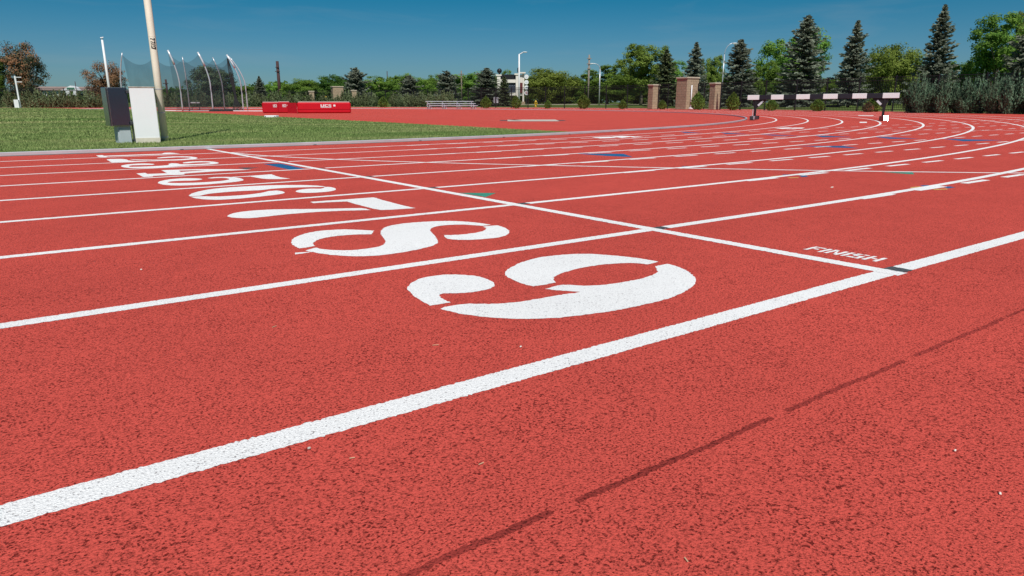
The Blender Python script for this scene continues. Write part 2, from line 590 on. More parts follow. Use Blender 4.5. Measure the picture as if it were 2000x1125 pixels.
def strips(dlists, zfun):
    mb = MB()
    k = len(dlists[0])
    vs = []
    for (x, y, nx, ny), ds in zip(ST, dlists):
        for d in ds:
            vs.append((x + nx * d, y + ny * d, zfun(d)))
    fs = []
    for i in range(len(ST) - 1):
        for j in range(k - 1):
            a = i * k + j
            fs.append((a, a + 1, a + k + 1, a + k))
    return mb.add(vs, fs)


zt = lambda d: min(max(d, 0), 10.5) * SLOPE
outs = [outer_d(s[2], s[3]) for s in ST]
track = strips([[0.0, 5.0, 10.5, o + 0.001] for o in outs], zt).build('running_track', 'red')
tag(track, 'red rubber running track with white lane lines and numbers', kind='structure')
edge = MB()
vs = []
for (x, y, nx, ny), o in zip(ST, outs):
    for d, z in ((o, 0.09), (o, 0.118), (o + 0.16, 0.118), (o + 0.16, 0.08)):
        vs.append((x + nx * d, y + ny * d, z))
fs = []
for i in range(len(ST) - 1):
    for j in range(3):
        a = i * 4 + j
        fs.append((a, a + 1, a + 5, a + 4))
edge = edge.add(vs, fs).build('track_edging', 'kerbstone')
tag(edge, 'thin pale concrete edging along the outside of the red track', kind='structure')
def zground(d):
    return float(np.interp(d, [13, 25, 45, 90, 200], [0.095, 0.19, 0.36, 0.50, 0.55]))


def zat(x, y):
    return zground(offset_of(x, y))


ground = strips([[o - 0.3, o + 1.0, max(18, o + 2), max(25, o + 3), 45, 90, 200, 900, 3500] for o in outs], zground).build('ground', 'lawn')
tag(ground, 'green lawn beyond the fence', kind='structure')
bed = strips([[o + 0.17, o + 2.6] for o in outs], lambda d: 0.101).build('planting_bed', 'mulch')
tag(bed, 'strip of dry earth under the fence and shrubs', kind='structure')

# D-shaped red apron inside the bend
XG = 10.2
arc = [(x, y) for (x, y, nx, ny) in ST if x >= XG]
y0 = RK - math.sqrt(RK ** 2 - (XG - XC) ** 2)
poly = [(XG - 0.4, y0)] + arc + [(XG - 0.4, 2 * RK - y0)]
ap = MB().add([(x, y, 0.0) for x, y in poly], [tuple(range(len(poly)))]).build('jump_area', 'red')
tag(ap, 'plain red rubber apron inside the bend', kind='structure')


def crown(x, y):
    e = 1 - min(max((x - 1.0) / 9.0, 0), 1)
    e = e * e * (3 - 2 * e)
    return 0.31 * max(0, 1 - ((y - 35.5) / 35.5) ** 2) * e + 0.012


gx = list(np.linspace(-60, -4, 29)) + list(np.linspace(-3, XG, 30))
gy = [0.09, 0.5] + list(np.linspace(1, 70.9, 71))
vs = [(min(x, XG), y, crown(x, y)) for x in gx for y in gy]
# the turf stops at the kerb circle near its corner
vs2 = []
for (x, y, z) in vs:
    d = offset_of(x, y)
    if d > -0.09:
        sgn = 1 if y < RK else -1
        yy = RK - sgn * math.sqrt((RK - 0.09) ** 2 - max(x - XC, 0) ** 2)
        y = yy
    vs2.append((x, y, z))
ny_ = len(gy)
fs = [(i * ny_ + j, (i + 1) * ny_ + j, (i + 1) * ny_ + j + 1, i * ny_ + j + 1) for i in range(len(gx) - 1) for j in range(ny_ - 1)]
turf = MB().add(vs2, fs).build('infield', 'grass', smooth=True)
tag(turf, 'mown green infield turf', kind='structure')


def numpy_mesh(name, V, F, mat, tintv=None):
    """V (n,3), F (m,k) same-size faces"""
    me = bpy.data.meshes.new(name)
    n, (m, k) = len(V), F.shape
    me.vertices.add(n); me.loops.add(m * k); me.polygons.add(m)
    me.vertices.foreach_set('co', np.ascontiguousarray(V, dtype=np.float32).ravel())
    me.polygons.foreach_set('loop_start', np.arange(0, m * k, k, dtype=np.int32))
    me.loops.foreach_set('vertex_index', np.ascontiguousarray(F, dtype=np.int32).ravel())
    me.update(calc_edges=True)
    if tintv is not None:
        a = me.attributes.new('tint', 'FLOAT', 'FACE')
        a.data.foreach_set('value', np.ascontiguousarray(tintv, dtype=np.float32))
    me.materials.append(M[mat] if isinstance(mat, str) else mat)
    return me


# turf blades, nearest strip densest
def blades():
    Vs, Fs, Ts = [], [], []
    b = 0
    for (xa, xb, ya, yb, n, h, wd) in ((-3.5, 10.1, 0.12, 3.0, 60000, 0.034, 0.0055), (-3.5, 10.1, 3.0, 10, 70000, 0.036, 0.009),
                                       (-3, 10.1, 10, 24, 50000, 0.040, 0.018), (-2, 10.1, 24, 40, 26000, 0.045, 0.03)):
        x = rng.uniform(xa, xb, n); y = rng.uniform(ya, yb, n)
        d = np.hypot(np.maximum(x - XC, 0), y - RK) - RK
        k = d < -0.1
        x, y = x[k], y[k]
        n = len(x)
        z = np.array([crown(a, c) for a, c in zip(x, y)]) - 0.004
        az = rng.uniform(0, 2 * PI, n)
        hh = h * rng.uniform(0.45, 1.1, n)
        lean = rng.normal(0, 0.4, (n, 2)) * hh[:, None]
        wx, wy = np.cos(az) * wd, np.sin(az) * wd
        V = np.empty((n, 3, 3))
        V[:, 0] = np.stack([x - wx, y - wy, z], 1)
        V[:, 1] = np.stack([x + wx, y + wy, z], 1)
        V[:, 2] = np.stack([x + lean[:, 0], y + lean[:, 1], z + hh], 1)
        Vs.append(V.reshape(-1, 3)); Fs.append(np.arange(n * 3).reshape(-1, 3) + b); b += n * 3
        Ts.append(rng.random(n))
    # longer tufts left uncut round the foot of the post and boxes
    for cx, cy, r, n in ((2.12, 1.75, 0.16, 160), (1.62, 1.36, 0.2, 50), (1.95, 1.30, 0.15, 40), (1.5, 1.5, 0.15, 50)):
        a = rng.uniform(0, 2 * PI, n); q = r * np.sqrt(rng.random(n))
        x, y = cx + q * np.cos(a), cy + q * np.sin(a)
        z = np.full(n, 0.01)
        hh = rng.uniform(0.03, 0.075, n)
        lean = rng.normal(0, 0.5, (n, 2)) * hh[:, None]
        V = np.empty((n, 3, 3))
        V[:, 0] = np.stack([x - 0.006, y, z], 1); V[:, 1] = np.stack([x + 0.006, y, z], 1)
        V[:, 2] = np.stack([x + lean[:, 0], y + lean[:, 1], z + hh], 1)
        Vs.append(V.reshape(-1, 3)); Fs.append(np.arange(n * 3).reshape(-1, 3) + b); b += n * 3
        Ts.append(rng.random(n) * 0.6)
    me = numpy_mesh('grass', np.concatenate(Vs), np.concatenate(Fs), 'blade', np.concatenate(Ts))
    return link(bpy.data.objects.new('grass', me))


tag(blades(), 'short green and yellowish turf blades on the infield', 'grass', kind='stuff')

# road beyond the fence
ra, rb = D(930, 104), D(1330, 100)
rc, rd = D(1330, 112), D(930, 118)
road = MB().add([(q[0], q[1], zat(*q) + .03) for q in (ra, rb, rc, rd)], [(0, 1, 2, 3)]).build('road', 'road')
tag(road, 'pale dusty road across the lawn beyond the fence', kind='structure')

# ------------------------------------------------------------------ painted markings (parts of the track)
def resample(pts, step, jit, closed=True):
    P = [np.array(p, float) for p in pts]
    if closed: P = P + [P[0]]
    o = []
    for a, b in zip(P[:-1], P[1:]):
        n = max(1, int(np.linalg.norm(b - a) / step))
        for i in range(n):
            o.append(a + (b - a) * i / n)
    if not closed: o.append(P[-1])
    o = np.array(o)
    if jit: o = o + np.clip(rng.normal(0, jit, o.shape), -2 * jit, 2 * jit)
    return o


def smooth_closed(P, it=2):
    """Chaikin corner cutting that keeps sharp corners"""
    P = [np.array(p, float) for p in P]
    for _ in range(it):
        Q = []
        n = len(P)
        for i in range(n):
            a, b, c = P[i - 1], P[i], P[(i + 1) % n]
            u, v = b - a, c - b
            cs = (u @ v) / (np.linalg.norm(u) * np.linalg.norm(v) + 1e-12)
            if cs < 0.55:
                Q.append(b)
            else:
                Q.append(b - u * 0.25); Q.append(b + v * 0.25)
        P = Q
    return P


def fill(mb, loops, dz):
    vl = [[Vector((p[0], p[1], 0)) for p in lp] for lp in loops]
    flat = [p for lp in vl for p in lp]
    tris = tessellate_polygon(vl)
    vs = [(p.x, p.y, zs(p.x, p.y) + dz * 0.14) for p in flat]
    fs = []
    for a, b, c in tris:
        A, B, C = flat[a], flat[b], flat[c]
        if (B - A).cross(C - A).z < 0: a, c = c, a
        fs.append((a, b, c))
    mb.add(vs, fs)


def mark(name, loops_list, mat, dz, label=None, step=0.008, jit=0.0018, smooth=0, holes=None):
    mb = MB()
    for lp in loops_list:
        q = smooth_closed(lp, smooth) if smooth else lp
        fill(mb, [resample(q, step, jit)] + ([resample(h, step, jit) for h in holes] if holes else []), dz)
    o = mb.build(name, mat, track)
    if label: o['label'] = label
    return o


def ribbon(pts, nrm, wd, dz, mb, jit=0.0, z=None):
    """strip of width wd centred on pts"""
    vs = []
    for p, n in zip(pts, nrm):
        for s in (-1, 1):
            e = s * wd / 2 + (rng.normal(0, jit) if jit else 0)
            x, y = p[0] + n[0] * e, p[1] + n[1] * e
            vs.append((x, y, zs(x, y) + dz * 0.14))
    fs = [(2 * i, 2 * i + 1, 2 * i + 3, 2 * i + 2) for i in range(len(pts) - 1)]
    mb.add(vs, fs)


LW = 0.058
for n in range(1, 10):
    d = n * LANE
    wd = LW if n < 9 else 0.066
    pts, nr = [], []
    fine = 0.0045 if n >= 8 else (0.012 if n >= 5 else 0.03)
    xs = np.concatenate([np.linspace(XL, -2.0, 10), np.arange(-1.9, XC, fine)])
    for x in xs:
        pts.append((x, -d)); nr.append((0, -1))
    R_ = RK + d
    for a in np.concatenate([np.arange(0, 0.12, fine / R_ * 1.2), np.linspace(0.12, PI, 320)]):
        pts.append((XC + R_ * math.sin(a), RK - R_ * math.cos(a))); nr.append((math.sin(a), -math.cos(a)))
    for x in (0, -30, XL):
        pts.append((x, 2 * RK + d)); nr.append((0, 1))
    mb = MB()
    ribbon(pts, nr, wd, 0.004, mb, 0.0013)
    mb.build('lane_line', 'paint', track)

# finish line, lane 1 edge to the outer line
mb = MB()
ys = np.arange(0.04, -9 * LANE - 0.05, -0.008)
ribbon([(XF + 0.0, y) for y in ys], [(1, 0)] * len(ys), 0.062, 0.006, mb, 0.0018)
mb.build('finish_line', 'paint', track)['label'] = 'white finish line straight across the lanes'
# curved start line
cs = [(2.36, -1.06), (2.62, -2.39), (3.10, -3.46), (3.60, -4.40), (4.26, -5.42), (4.89, -6.31), (5.44, -7.0), (6.09, -7.8), (6.73, -8.51), (7.6, -9.35)]
cs = np.array(cs)
tt = np.linspace(0, len(cs) - 1, 400)
pf = [np.polyfit(np.arange(len(cs)), cs[:, i], 4) for i in (0, 1)]
cp = np.stack([np.polyval(pf[0], tt), np.polyval(pf[1], tt)], 1)
tg = np.gradient(cp, axis=0); tg /= np.linalg.norm(tg, axis=1)[:, None]
mb = MB()
ribbon(cp, [(g[1], -g[0]) for g in tg], 0.055, 0.0072, mb, 0.0018)
mb.build('start_line', 'paint', track)['label'] = 'curved white start line crossing the lanes'
# a second thin line across the far lanes
mb = MB()
far_line = [G(px, py) for px, py in ((1650, 253.6), (1740, 254.0), (1830, 254.2), (1920, 254.5), (2010, 254.8), (2200, 255.6))]
ribbon(far_line, [(0.5, 0.85)] * 6, 0.05, 0.006, mb)
mb.build('start_line', 'paint', track)['label'] = 'thin white line across the far lanes of the bend'

# dashed run-out lines that carry the straight lanes on across the bend
for n in range(1, 9):
    y = -n * LANE - 0.012
    mb = MB()
    x = 4.0 + 0.12 * ((n * 7) % 5)
    while x < 37:
        xs = np.arange(x, x + 0.385, 0.02)
        dd = offset_of(x + .2, y)
        if dd < 13 and dd > 0.1:
            ribbon([(q, y) for q in xs], [(0, -1)] * len(xs), 0.054, 0.0055, mb, 0.0014)
        x += 0.70
    o = mb.build('dashed_line', 'paint', track)

# charcoal squares where the finish line meets the lane lines
for n in range(3, 10):
    y = -n * LANE
    h = 0.030 if n < 9 else 0.036
    mark('timing_mark', [[(XF + 0.031, y - h), (XF + 0.088, y - h), (XF + 0.088, y + h), (XF + 0.031, y + h)]], 'greyp', 0.0085)

# coloured start marks
TRI = [
    ('bluep', 'bright blue mark beside the finish line', [(514, 320.3), (548, 319.6), (598, 330.3), (566, 331.6)]),
    ('greyp', 'small black triangle above the numeral four', [(464, 327.2), (506, 327.2), (480, 330.6)]),
    ('bluep', 'bright blue triangle in the middle lanes', [(1122, 299.8), (1218, 300.4), (1236, 306.8), (1184, 304.6)]),
    ('greenp', 'green triangle just past the finish line', [(896, 376.6), (969, 377), (948, 385)]),
    ('greenp', 'green mark on the curved start line', [(1722, 336.4), (1782, 336.4), (1786, 340.8)]),
    ('bluep', 'blue triangle in the bend', [(1557, 285), (1647, 285), (1678, 289.6), (1625, 288)]),
    ('bluep', None, [(1590, 264.5), (1665, 267.4), (1607, 268.2)]),
    ('bluep', None, [(1702, 266.3), (1796, 270.8), (1737, 271.2)]),
    ('bluep', None, [(1841, 270.8), (1960, 274), (1882, 276)]),
    ('bluep', None, [(1482, 262), (1567, 265.4), (1510, 264.8)]),
    ('bluep', None, [(1406, 258.8), (1462, 262), (1418, 261.6)]),
    ('bluep', None, [(1327, 257), (1372, 259.6), (1338, 259.6)]),
    ('bluep', None, [(1527, 341.0), (1542, 340.8), (1548, 342.8), (1533, 343.2)]),
    ('bluep', None, [(1561, 343.2), (1574, 342.8), (1579, 345.2), (1565, 345.8)]),
    ('yellowp', None, [(1505, 344.6), (1529, 342.4), (1531, 343.6), (1508, 346)]),
    ('yellowp', None, [(1538, 347.0), (1560, 346.2), (1560, 347.4), (1541, 347.8)]),
    ('bluep', None, [(1797, 362), (1813, 361.4), (1818, 363.4), (1803, 364)]),
    ('bluep', None, [(1840, 364.6), (1855, 364), (1866, 366.4), (1850, 368)]),
    ('yellowp', None, [(1777, 366), (1797, 364.2), (1799, 365.4), (1780, 367.2)]),
    ('yellowp', None, [(1822, 369.4), (1851, 368.6), (1851, 370), (1825, 371)]),
    ('bluep', None, [(1330, 324.8), (1344, 324.6), (1350, 326), (1336, 326.4)]),
    ('yellowp', None, [(1174, 315.2), (1188, 314.4), (1189, 315.6), (1176, 316)]),
    ('paint', None, [(1192, 266.8), (1215, 265.4), (1240, 266.4), (1215, 269.4)]),
    ('paint', None, [(1226, 266.4), (1255, 267.2), (1238, 268.6)]),
    ('paint', None, [(1156, 268.2), (1190, 267), (1205, 269.4), (1172, 270.4)]),
    ('paint', None, [(1512, 250.2), (1540, 249), (1556, 250.4), (1528, 251.8)]),
    ('paint', None, [(1550, 249.4), (1572, 249.4), (1566, 251.2), (1546, 251.4)]),
    ('paint', None, [(1679, 238.0), (1693, 238.0), (1693, 240.0), (1679, 240.0)]),
    ('paint', None, [(1676, 225.3), (1706, 225.3), (1706, 226.2), (1676, 226.2)]),
]
for mat, lab, pl in TRI:
    q = [G(*p) for p in pl]
    mark('start_mark', [q], mat, 0.0034 if mat != 'paint' else 0.0092, lab, step=0.02, jit=0.002)

# lane numerals, top towards the finish line
def zoomed(pts, s, ox, oy):
    return [G(ox + u / s, oy + v / s) for u, v in pts]


NUM = {}
NUM['nine'] = (20 / 6, 780, 480, [
    [(48,272),(75,243),(130,215),(205,198),(300,188),(400,188),(480,195),(545,208),(595,228),(622,250),(615,267),(575,285),(520,297),(450,305),(380,310),(320,310),(280,311),(255,320),(262,335),(285,348),(320,362),(338,370),(280,377),(200,390),(150,365),(95,330),(60,298)],
    [(685,180),(710,150),(770,118),(850,90),(950,70),(1060,58),(1180,52),(1300,56),(1420,66),(1530,78),(1620,92),(1690,105),(1650,115),(1615,122),(1550,115),(1480,112),(1380,118),(1280,128),(1180,145),(1100,165),(1040,185),(1005,205),(1003,220),(1018,240),(950,255),(870,265),(800,248),(740,222),(700,200)],
    [(260,410),(330,393),(420,378),(520,380),(620,380),(720,372),(830,358),(940,340),(1050,320),(1180,302),(1120,297),(1030,291),(945,282),(1000,268),(1060,254),(1120,256),(1190,262),(1280,260),(1380,250),(1480,235),(1570,215),(1640,195),(1680,175),(1682,155),(1660,135),(1700,127),(1745,118),(1800,132),(1860,155),(1905,185),(1930,215),(1928,245),(1900,275),(1850,305),(1780,335),(1690,362),(1580,388),(1460,412),(1330,435),(1200,452),(1060,467),(920,476),(780,478),(640,472),(510,460),(400,443),(320,427)]])
NUM['eight'] = (2000 / 440, 560, 420, [
    [(37,240),(50,215),(90,190),(160,165),(260,145),(380,133),(500,128),(600,130),(700,135),(775,140),(755,172),(680,172),(580,175),(480,182),(380,195),(300,212),(245,235),(232,255),(250,275),(180,288),(110,298),(70,275),(45,258)],
    [(830,160),(840,130),(880,105),(950,88),(1050,73),(1160,64),(1280,57),(1400,53),(1520,55),(1640,63),(1740,75),(1810,88),(1740,97),(1680,92),(1580,86),(1480,86),(1390,92),(1310,105),(1270,125),(1275,145),(1300,170),(1330,205),(1348,237),(1335,255),(1290,275),(1210,297),(1100,320),(980,340),(850,357),(700,367),(560,367),(430,358),(320,345),(240,332),(165,318),(200,305),(260,290),(310,302),(400,312),(520,315),(640,308),(760,293),(850,272),(880,245),(870,215),(845,185)],
    [(72,335),(160,329),(215,331),(120,345),(75,350)],
    [(1390,178),(1460,180),(1560,173),(1650,163),(1730,148),(1765,130),(1770,115),(1745,105),(1800,97),(1870,92),(1920,105),(1960,125),(1980,148),(1970,170),(1930,190),(1850,205),(1740,215),(1620,222),(1510,220),(1420,214)]])
NUM['seven'] = (5, 430, 380, [
    [(65,210),(90,195),(150,178),(250,163),(380,152),(520,146),(680,143),(850,142),(1020,140),(1180,137),(1300,133),(1400,133),(1470,152),(1350,155),(1200,158),(1020,166),(850,177),(680,190),(520,207),(400,222),(290,231),(200,231),(120,226),(80,218)],
    [(880,72),(960,66),(1100,56),(1250,46),(1380,36),(1500,28),(1600,58),(1720,90),(1830,118),(1910,133),(1800,140),(1680,148),(1570,152),(1480,135),(1380,108),(1300,88),(1240,68),(1150,71),(1050,76),(910,84)]])
NUM['six'] = (6.25, 360, 350, [
    [(50,200),(80,180),(150,155),(260,132),(400,113),(560,100),(740,88),(920,80),(1100,74),(1280,72),(1450,72),(1600,77),(1735,90),(1660,97),(1560,97),(1420,100),(1280,104),(1140,112),(1040,120),(960,132),(880,137),(760,141),(600,150),(450,163),(320,175),(240,190),(200,202),(130,207),(70,210)],
    [(75,216),(180,209),(240,209),(340,212),(470,210),(600,203),(740,193),(860,180),(950,166),(1000,154),(1020,147),(1120,139),(1180,145),(1225,158),(1215,172),(1160,185),(1060,198),(920,213),(780,228),(640,240),(480,250),(340,252),(220,245),(130,232)],
    [(1350,150),(1390,133),(1470,120),(1560,116),(1660,117),(1710,108),(1700,101),(1740,94),(1790,97),(1840,110),(1855,122),(1840,137),(1770,150),(1680,160),(1560,167),(1460,168),(1390,162)]])
NUM['five'] = (6.25, 260, 320, [
    [(290,232),(320,215),(390,198),(480,185),(600,177),(720,176),(810,180),(850,188),(810,198),(720,205),(620,207),(520,210),(450,216),(420,227),(430,232),(520,235),(640,234),(780,230),(920,222),(1040,213),(1130,203),(1180,190),(1170,180),(1110,172),(1020,174),(950,178),(905,175),(960,165),(1060,160),(1180,160),(1270,168),(1330,182),(1350,195),(1335,207),(1270,218),(1160,230),(1020,242),(860,254),(700,262),(540,266),(430,262),(350,252)],
    [(1180,162),(1290,155),(1430,147),(1560,137),(1690,128),(1740,148),(1810,168),(1915,180),(1830,186),(1720,187),(1610,185),(1520,172),(1430,155),(1310,160),(1200,166)]])
NUM['four'] = (6.25, 260, 320, [
    [(40,118),(148,110),(172,124),(300,120),(415,115),(345,78),(520,72),(700,67),(900,65),(1060,66),(1250,66),(1440,70),(1300,79),(1100,87),(900,99),(730,111),(625,120),(632,130),(560,136),(490,138),(440,138),(340,142),(245,148),(240,155),(125,162)]])
NUM['three'] = (5, 150, 280, [
    [(425,225),(450,212),(520,203),(620,197),(700,197),(768,203),(740,210),(640,212),(540,214),(500,222),(520,230),(620,229),(740,224),(860,217),(910,210),(890,203),(920,195),(985,196),(1000,204),(1090,205),(1200,201),(1300,195),(1310,188),(1240,184),(1150,187),(1090,194),(1040,195),(1032,187),(1100,179),(1210,174),(1320,177),(1388,188),(1380,198),(1300,207),(1180,213),(1050,219),(960,227),(850,235),(700,241),(560,243),(470,237)]])
NUM['two'] = (5, 150, 280, [
    [(285,157),(330,153),(470,152),(520,172),(690,172),(680,178),(500,182),(340,187),(315,172)],
    [(515,155),(600,158),(720,160),(850,160),(980,157),(1080,150),(1120,143),(1080,137),(980,136),(880,142),(800,146),(775,142),(850,133),(980,127),(1100,128),(1180,138),(1175,150),(1110,160),(980,167),(840,168),(690,167),(560,163)]])
NUM['one'] = (5, 150, 280, [
    [(190,118),(250,115),(265,122),(450,115),(650,108),(830,102),(860,92),(920,91),(1010,100),(900,106),(700,113),(480,122),(300,128),(285,135),(215,135)]])
FOUR_HOLE = [(560, 84), (720, 79), (900, 77), (760, 88), (580, 100)]
for nm, (s, ox, oy, polys) in NUM.items():
    near = nm in ('nine', 'eight', 'seven')
    mb = MB()
    for pl in polys:
        q = [np.array(p) for p in zoomed(pl, s, ox, oy)]
        q = smooth_closed(q, 2 if near else 1)
        loops = [resample(q, 0.008 if near else 0.02, 0.0016)]
        if nm == 'four':
            loops.append(resample(zoomed(FOUR_HOLE, s, ox, oy), 0.02, 0.001))
        fill(mb, loops, 0.0045)
    o = mb.build('lane_number', 'paint', track)
    o['label'] = 'white stencilled lane numeral ' + nm
# FINISH
STENCIL = {'F': (0.66, [bar(0, 0, S, 1), bar(S + .05, 1 - S, .64, 1), bar(S + .05, .42, .52, .6)]),
           'H': (0.74, [bar(0, 0, S, 1), bar(.52, 0, .72, 1), bar(S + .05, .41, .47, .6)]),
           'N': (0.76, [bar(0, 0, S, 1), bar(.54, 0, .74, 1), [(S + .04, 1), (S + .04, .72), (.50, .02), (.50, .32)]]),
           'S': (0.66, [bar(0, 0, .36, S), bar(.42, 0, .62, .40), bar(.12, .41, .62, .6), bar(0, .50, S, .82), bar(0, .84, .3, 1), bar(.36, .84, .62, 1)])}
LET_KEEP = dict(LET); LET.update(STENCIL)
polys, wd = word('FINISH', 0.1)
LET.update(LET_KEEP)
h = 0.088
mb = MB()
for p in polys:
    q = [(2.462 + v * h, -9.212 - u / wd * 0.285) for u, v in p]
    fill(mb, [resample(q, 0.012, 0.0012)], 0.0045)
mb.build('lettering', 'paint', track)['label'] = 'small white stencilled word FINISH past the finish line'

# repaired seam outside the last lane
for xa, xb in ((-1.2, 0.536), (0.578, 1.045), (1.083, 1.525), (1.57, 2.055), (2.07, 3.4)):
    xs = np.arange(xa, xb, 0.006)
    mb = MB()
    wob = np.cumsum(rng.normal(0, 0.0004, len(xs))); wob -= np.linspace(0, wob[-1], len(xs))
    ribbon([(x, -10.043 + wv) for x, wv in zip(xs, wob)], [(0, -1)] * len(xs), 0.0125 if xa < 2.06 else 0.009, 0.0015, mb, 0.0013)
    mb.build('seam', 'seam', track)['label'] = 'dark red sunken seam outside the last lane'

# throwing circle and faint lines on the apron
def disc(px0, px1, py0, py1, n=26):
    cx, cy = (px0 + px1) / 2, (py0 + py1) / 2
    return [G(cx + (px1 - px0) / 2 * math.cos(a), cy + (py1 - py0) / 2 * math.sin(a)) for a in np.linspace(0, 2 * PI, n, endpoint=False)]


def sheet(name, polys, mat, dz, label):
    mb = MB()
    for p in polys:
        mb.add([(x, y, zs(x, y) + dz) for x, y in p], [tuple(range(len(p)))])
    o = mb.build(name, mat)
    return tag(o, label, kind='structure')


pad_c = G(1040, 235.4)
def rectat(c, hx, hy, ang):
    ca, sa = math.cos(ang), math.sin(ang)
    return [(c[0] + ca * u - sa * v, c[1] + sa * u + ca * v) for u, v in ((-hx, -hy), (hx, -hy), (hx, hy), (-hx, hy))]


padang = -YAW
sheet('jump_pad', [rectat(pad_c, 1.2, 0.55, padang)], 'greyp', 0.003, 'dark rubber margin round the pale worn pad on the red apron')
sheet('jump_pad', [rectat(pad_c, 0.92, 1.25, padang), rectat((pad_c[0] - .15, pad_c[1] + .9), 0.16, 0.5, padang + .3)], 'concrete', 0.007, 'pale worn pad set into the red apron')
al = MB()
for pxa, pya, pxb, pyb in ((560, 224.2, 860, 231), (690, 224.0, 1000, 230.4), (600, 227.6, 650, 229.6), (560, 229.5, 610, 231.2), (850, 217.4, 1150, 219.2), (930, 234.4, 990, 236.0)):
    a, b = np.array(G(pxa, pya)), np.array(G(pxb, pyb))
    tdir = (b - a) / np.linalg.norm(b - a)
    k = np.linspace(0, 1, 20)
    ribbon([a + (b - a) * q for q in k], [(tdir[1], -tdir[0])] * 20, 0.05, 0.004, al)
o = al.build('approach_line', plain('faded_line_paint', (0.60, 0.20, 0.15), 0.9, 0, 0.2, 2.0), ap)

# ------------------------------------------------------------------ kerb rail
prof = [(0.0, 0.0), (0.0, 0.036), (0.006, 0.041), (0.052, 0.041), (0.058, 0.036), (0.058, 0.0)]
kerb = thing('track_kerb', 'low silver aluminium kerb rail curving round the inside of the red track', 'kerb', (0, 0, 0))
vs = []
kst = [s for s in ST]
for (x, y, nx, ny) in kst:
    for u, z in prof:
        vs.append((x - nx * u, y - ny * u, z + 0.008))
k = len(prof)
fs = [(i * k + j, i * k + j + 1, (i + 1) * k + j + 1, (i + 1) * k + j) for i in range(len(kst) - 1) for j in range(k - 1)]
MB().add(vs, fs).build('rail', 'alu', kerb)
mb = MB()
for x in np.arange(-6, XC, 1.9):
    mb.box((x + .4 * math.sin(x * 9), -0.003, 0.007), (0.045, 0.014, 0.010))
for a in np.arange(0.02, PI, 1.9 / RK):
    mb.box((XC + (RK + .006) * math.sin(a), RK - (RK + .006) * math.cos(a), 0.007), (0.045, 0.014, 0.010), a)
mb.build('rail_clip', 'dark', kerb)['kind'] = 'stuff'

# ------------------------------------------------------------------ goal post, cabinets
bx, by = D(313.0, 11.35)
post = thing('goal_post', 'cream steel post rising out of the frame behind the white cabinet', 'post', (bx, by, 0.0))
MB().tube([(0, 0, -.02), (0, 0, 1.2), (0, 0, 1.21), (0, 0, 5.3)], [0.0535, 0.0535, 0.0535, 0.049], 28).build('shaft', 'cream', post, True)
for z in (0.10, 0.48, 0.84):
    MB().lathe([(0.053, 0), (0.057, 0.002), (0.057, 0.012), (0.053, 0.014)], (0, 0, z), 24).build('strap', 'galv', post)
MB().lathe([(0.0515, 0), (0.0540, 0.002), (0.0540, 0.014), (0.0515, 0.016)], (0, 0, HZ(291, 72.5, 11.35)), 24).build('collar', 'cream', post)
BOLD = {'G': (0.78, [bar(0, 0, .76, .28), bar(0, .28, .3, .74), bar(0, .74, .76, 1), bar(.5, .28, .76, .56)]),
        'I': (0.34, [bar(0, 0, .32, 1)]), 'L': (0.60, [bar(0, 0, .32, 1), bar(.32, 0, .6, .28)])}
LET_KEEP = dict(LET); LET.update(BOLD)
polys, wd = word('GILL', 0.13, 0.3)
LET.update(LET_KEEP)
tocam = math.atan2(CAM[1] - by, CAM[0] - bx)
mb = MB()
ch = 0.066
lz = HZ(294, 97.5, 11.35)
cl = HZ(292, 75, 11.35) - lz
for p in polys:
    q = resample([(u / wd * cl, v * ch) for u, v in p], 0.01, 0)
    n = len(q)
    vs = []
    for rr in (0.049, 0.0545):
        for u, v in q:
            ang = tocam - (v - ch / 2) / 0.0535 + 0.10
            vs.append((rr * math.cos(ang), rr * math.sin(ang), lz + u))
    fs = [tuple(range(n, 2 * n))] + [(i, (i + 1) % n, n + (i + 1) % n, n + i) for i in range(n)]
    mb.add(vs, fs)
mb.build('lettering', 'black', post)['label'] = 'black italic lettering GILL reading up the post'

# white cabinet
c0, c1 = G(267.4, 284.2), G(314.6, 283.8)
ang = math.radians(-7.5)
W_ = math.hypot(c1[0] - c0[0], c1[1] - c0[1]) * 0.97
cx, cy = (c0[0] + c1[0]) / 2, (c0[1] + c1[1]) / 2
cab = thing('equipment_cabinet', 'tall off-white metal cabinet strapped in front of the cream post', 'cabinet', (cx, cy, 0), ang)
top = HZ(280, 169.5, 10.8)
MB().box((0, 0.17, top / 2), (W_, 0.34, top - 0.012), 0, 0.008).build('body', 'offwhite', cab)
MB().box((0.0, 0.17, top - 0.003), (W_ + 0.016, 0.356, 0.012), 0, 0.004).build('lid', plain('rust_edged_lid', (0.50, 0.44, 0.36), 0.6, 0, 0.3, 14.0), cab)
MB().box((0, -0.002, 0.058), (W_ - 0.004, 0.008, 0.115)).build('base_band', plain('mud_stained_paint', (0.60, 0.56, 0.46), 0.7, 0, 0.12, 9.0), cab)
for z in (0.34, 0.80):
    MB().box((-W_ / 2 - 0.022, 0.03, z), (0.045, 0.05, 0.05), 0, .006).build('bracket', 'darkgrey', cab)
MB().box((-W_ / 2 - 0.018, 0.10, 0.2), (0.02, 0.03, 0.38)).build('conduit', 'darkgrey', cab)

